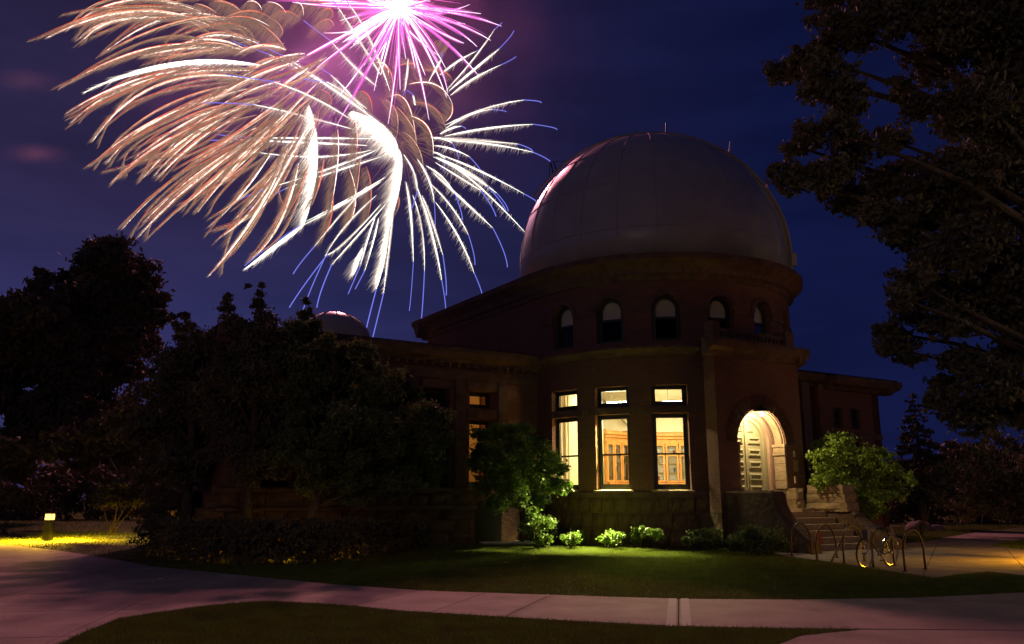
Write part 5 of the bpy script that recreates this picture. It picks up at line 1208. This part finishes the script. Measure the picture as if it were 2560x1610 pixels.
# scallops: hooked arcs with dense trails behind
Sc6 = [((1010, 92), (1140, 58), (1250, 100)), ((1250, 100), (1300, 140), (1310, 190)), ((1010, 100), (1120, 92), (1240, 140)), ((1260, 78), (1340, 62), (1412, 105)), ((1520, 60), (1570, 48), (1585, 95)), ((1500, 128), (1560, 105), (1590, 140)), ((1380, 12), (1415, 30), (1425, 85)), ((1120, 8), (1170, 12), (1200, 55)), ((940, 5), (1040, 25), (1090, 80)), ((1180, 120), (1270, 190), (1330, 270)), ((840, 20), (900, 35), (960, 75)), ((1440, 0), (1530, 10), (1590, 30)), ((1230, 10), (1290, 25), (1330, 70))]
Sc7 = [((670, 300), (765, 280), (792, 345)), ((810, 310), (890, 315), (936, 355)), ((745, 370), (860, 372), (932, 450)), ((932, 450), (932, 500), (905, 535)), ((770, 450), (870, 490), (909, 602)), ((660, 425), (735, 450), (775, 620)), ((750, 510), (830, 565), (850, 680)), ((720, 580), (785, 650), (808, 755)), ((520, 402), (568, 425), (583, 505)), ((620, 290), (662, 315), (672, 395)), ((600, 275), (640, 285), (655, 330)),
       ((500, 480), (515, 600), (510, 690)), ((350, 395), (400, 430), (388, 500)), ((430, 570), (430, 720), (400, 920)), ((555, 730), (577, 850), (557, 970)), ((530, 650), (520, 800), (480, 990)), ((370, 690), (352, 800), (318, 900)), ((480, 740), (510, 880), (470, 1000)), ((640, 440), (690, 500), (688, 610)), ((690, 470), (760, 560), (775, 640)), ((690, 850), (700, 900), (672, 960)), ((350, 480), (330, 560), (300, 640)), ((860, 180), (920, 190), (890, 230)), ((840, 45), (880, 35), (870, 60)), ((410, 840), (400, 960), (360, 1060)), ((300, 700), (270, 820), (200, 960)), ((240, 640), (180, 760), (100, 900))]
for fn, lst, an in ((S6, Sc6, 128), (S7, Sc7, None)):
    for s in lst:
        p0, p1, p2 = [fn(q) for q in s]; pts = bez(p0, p1, p2, 12); dd = random.uniform(-10, 10); L = math.dist(p0, p2) + 20
        streak(FC, bc, pts, random.choice(('gold', 'goldw', 'amber')), random.uniform(1.2, 2.0), 'red', 4, 1.2, d=dd, hw=.9)
        for q in range(3):
            o = q * 5
            pp = [(x - o, y + o * .5) for x, y in pts]
            if an: feather(bc, pp, FD + 2, FD + dd + 2, 'tan', int(L * .75), 62, an, .6, 0, 1, 5, .05)
            else:
                a2 = 222 if p1[0] > 960 and p1[1] > 130 else 122
                feather(bc, pp, FD + 2, FD + dd + 2, 'tan', int(L * .7), 34 if a2 == 222 else 50, a2, .6, 0, 1, 6, .05)
# overexposed crescents: dense bundles of white trails
def crescent(pts3, n, wid, L, ang, fn, skew=1, dens=1.0):
    p0, p1, p2 = [fn(q) for q in pts3]; base_ = bez(p0, p1, p2, 18); k = len(base_)
    for i in range(n // 3):
        o = random.uniform(0, 1) ** 1.3 * wid * .7; a = random.uniform(0, .3); b = random.uniform(.65, 1.0); m, e = int(a * k), int(b * k)
        q = []
        for jx in range(m, e):
            tx, ty = base_[min(jx + 1, k - 1)][0] - base_[max(jx - 1, 0)][0], base_[min(jx + 1, k - 1)][1] - base_[max(jx - 1, 0)][1]; l = math.hypot(tx, ty) + 1e-6
            w = math.sin(math.pi * jx / (k - 1)) ** .8; q.append((base_[jx][0] - ty / l * o * w * skew, base_[jx][1] + tx / l * o * w * skew))
        if len(q) > 3: strand(bc, 'white', to3(q, FD, FD + random.uniform(-3, 3)), random.uniform(1.4, 2.6))
    feather(bc, base_, FD, FD, 'white', int(760 * dens), L * .62, ang, .9, .02, 1, 5, .12)
    feather(bc, base_, FD, FD, 'goldw', int(620 * dens), L * .95, ang, .7, .0, 1, 5, .08)
    feather(bc, base_, FD, FD, 'cream', int(620 * dens), L * 1.4, ang, .8, 0, 1, 8, .1)
crescent(((1195, 352), (720, 338), (250, 495)), 60, 15, 34, 155, S6, -1)
crescent(((1450, 560), (1496, 880), (1425, 1215)), 80, 26, 60, 122, S6, 1)
crescent(((1425, 1215), (1300, 1310), (1110, 1450)), 14, 5, 26, 130, S6, 1, .5)
crescent(((490, 490), (640, 570), (700, 690)), 80, 22, 50, 132, S7, 1)
crescent(((700, 660), (705, 790), (655, 1000)), 80, 24, 56, 122, S7, 1)
crescent(((655, 980), (640, 1120), (605, 1260)), 24, 9, 36, 124, S7, 1, .6)
crescent(((540, 1090), (530, 1130), (505, 1200)), 10, 8, 36, 125, S7, 1, .25)
bc.flush(FC, 'spark_threads')
for q_ in ((520, 190), (600, 330), (820, 300), (760, 120), (430, 300), (900, 200)): point_light('trail_light', D(q_[0], q_[1], FD + 2), 2.6e4, (1, .34, .66), 5.0, FC)
point_light('burst_light', pC + Vector((0, -8, 0)), 1.0, (1, .36, .62), 4.0, FC)
for n_, p_ in (('burst_light', 3.2e5), ('burst_light.001', 3.6e5), ('burst_light.002', .3e5)): bpy.data.lights[n_].energy = p_
# ---- smoke hanging round the bursts, lit by them
def smoke(name, label, px, py, d, rx, ry, rz, dens, col):
    c = D(px, py, d); m = bpy.data.materials.new(name + '_smoke'); m.use_nodes = True; n = m.node_tree.nodes; l = m.node_tree.links; n.clear()
    o_ = n.new('ShaderNodeOutputMaterial'); v = n.new('ShaderNodeVolumeScatter'); v.inputs['Color'].default_value = (*col, 1)
    tc = n.new('ShaderNodeTexCoord'); mp_ = n.new('ShaderNodeMapping'); mp_.inputs['Scale'].default_value = (1 / rx, 1 / ry, 1 / rz)
    gr = n.new('ShaderNodeTexGradient'); gr.gradient_type = 'QUADRATIC_SPHERE'; l.new(tc.outputs['Object'], mp_.inputs[0]); l.new(mp_.outputs[0], gr.inputs[0])
    nz_ = n.new('ShaderNodeTexNoise'); nz_.inputs['Scale'].default_value = .06; nz_.inputs['Detail'].default_value = 4; l.new(tc.outputs['Object'], nz_.inputs[0])
    r_ = n.new('ShaderNodeMapRange'); r_.inputs[1].default_value = .38; r_.inputs[2].default_value = .65; r_.inputs[3].default_value = .15; r_.inputs[4].default_value = 1.6; l.new(nz_.outputs[0], r_.inputs[0])
    m1 = n.new('ShaderNodeMath'); m1.operation = 'MULTIPLY'; l.new(gr.outputs[1], m1.inputs[0]); l.new(r_.outputs[0], m1.inputs[1])
    m2 = n.new('ShaderNodeMath'); m2.operation = 'MULTIPLY'; m2.inputs[1].default_value = dens; l.new(m1.outputs[0], m2.inputs[0]); l.new(m2.outputs[0], v.inputs['Density'])
    l.new(v.outputs[0], o_.inputs['Volume'])
    prof_ = [(.001, -1)] + [(math.cos(R(t)), math.sin(R(t))) for t in range(-75, 90, 15)] + [(.001, 1)]
    V, Fc = lathe((0, 0, 0), prof_, 24); V = [Vector((c.x + v_.x * rx, c.y + v_.y * ry, c.z + v_.z * rz)) for v_ in V]
    s = obj(name, (V, Fc), m, base=c, smooth=True); tag(s, label, kind='stuff'); return s
smoke('firework_smoke', 'thin smoke glowing magenta and violet round the bursts', 840, 150, FD, 90, 34, 62, .0044, (.9, .5, .95))
SC.cycles.volume_step_rate = 1.0; SC.cycles.volume_max_steps = 64

for nm_, px_, py_, rx_ in (('upper', 70, 205, 15), ('lower', 95, 388, 13)):
    smoke('drifting_smoke', 'faint pink lit smoke streak at far left, the %s of two' % nm_, px_, py_, FD - 4, rx_, 8, 2.6, .05, (.95, .6, .7))
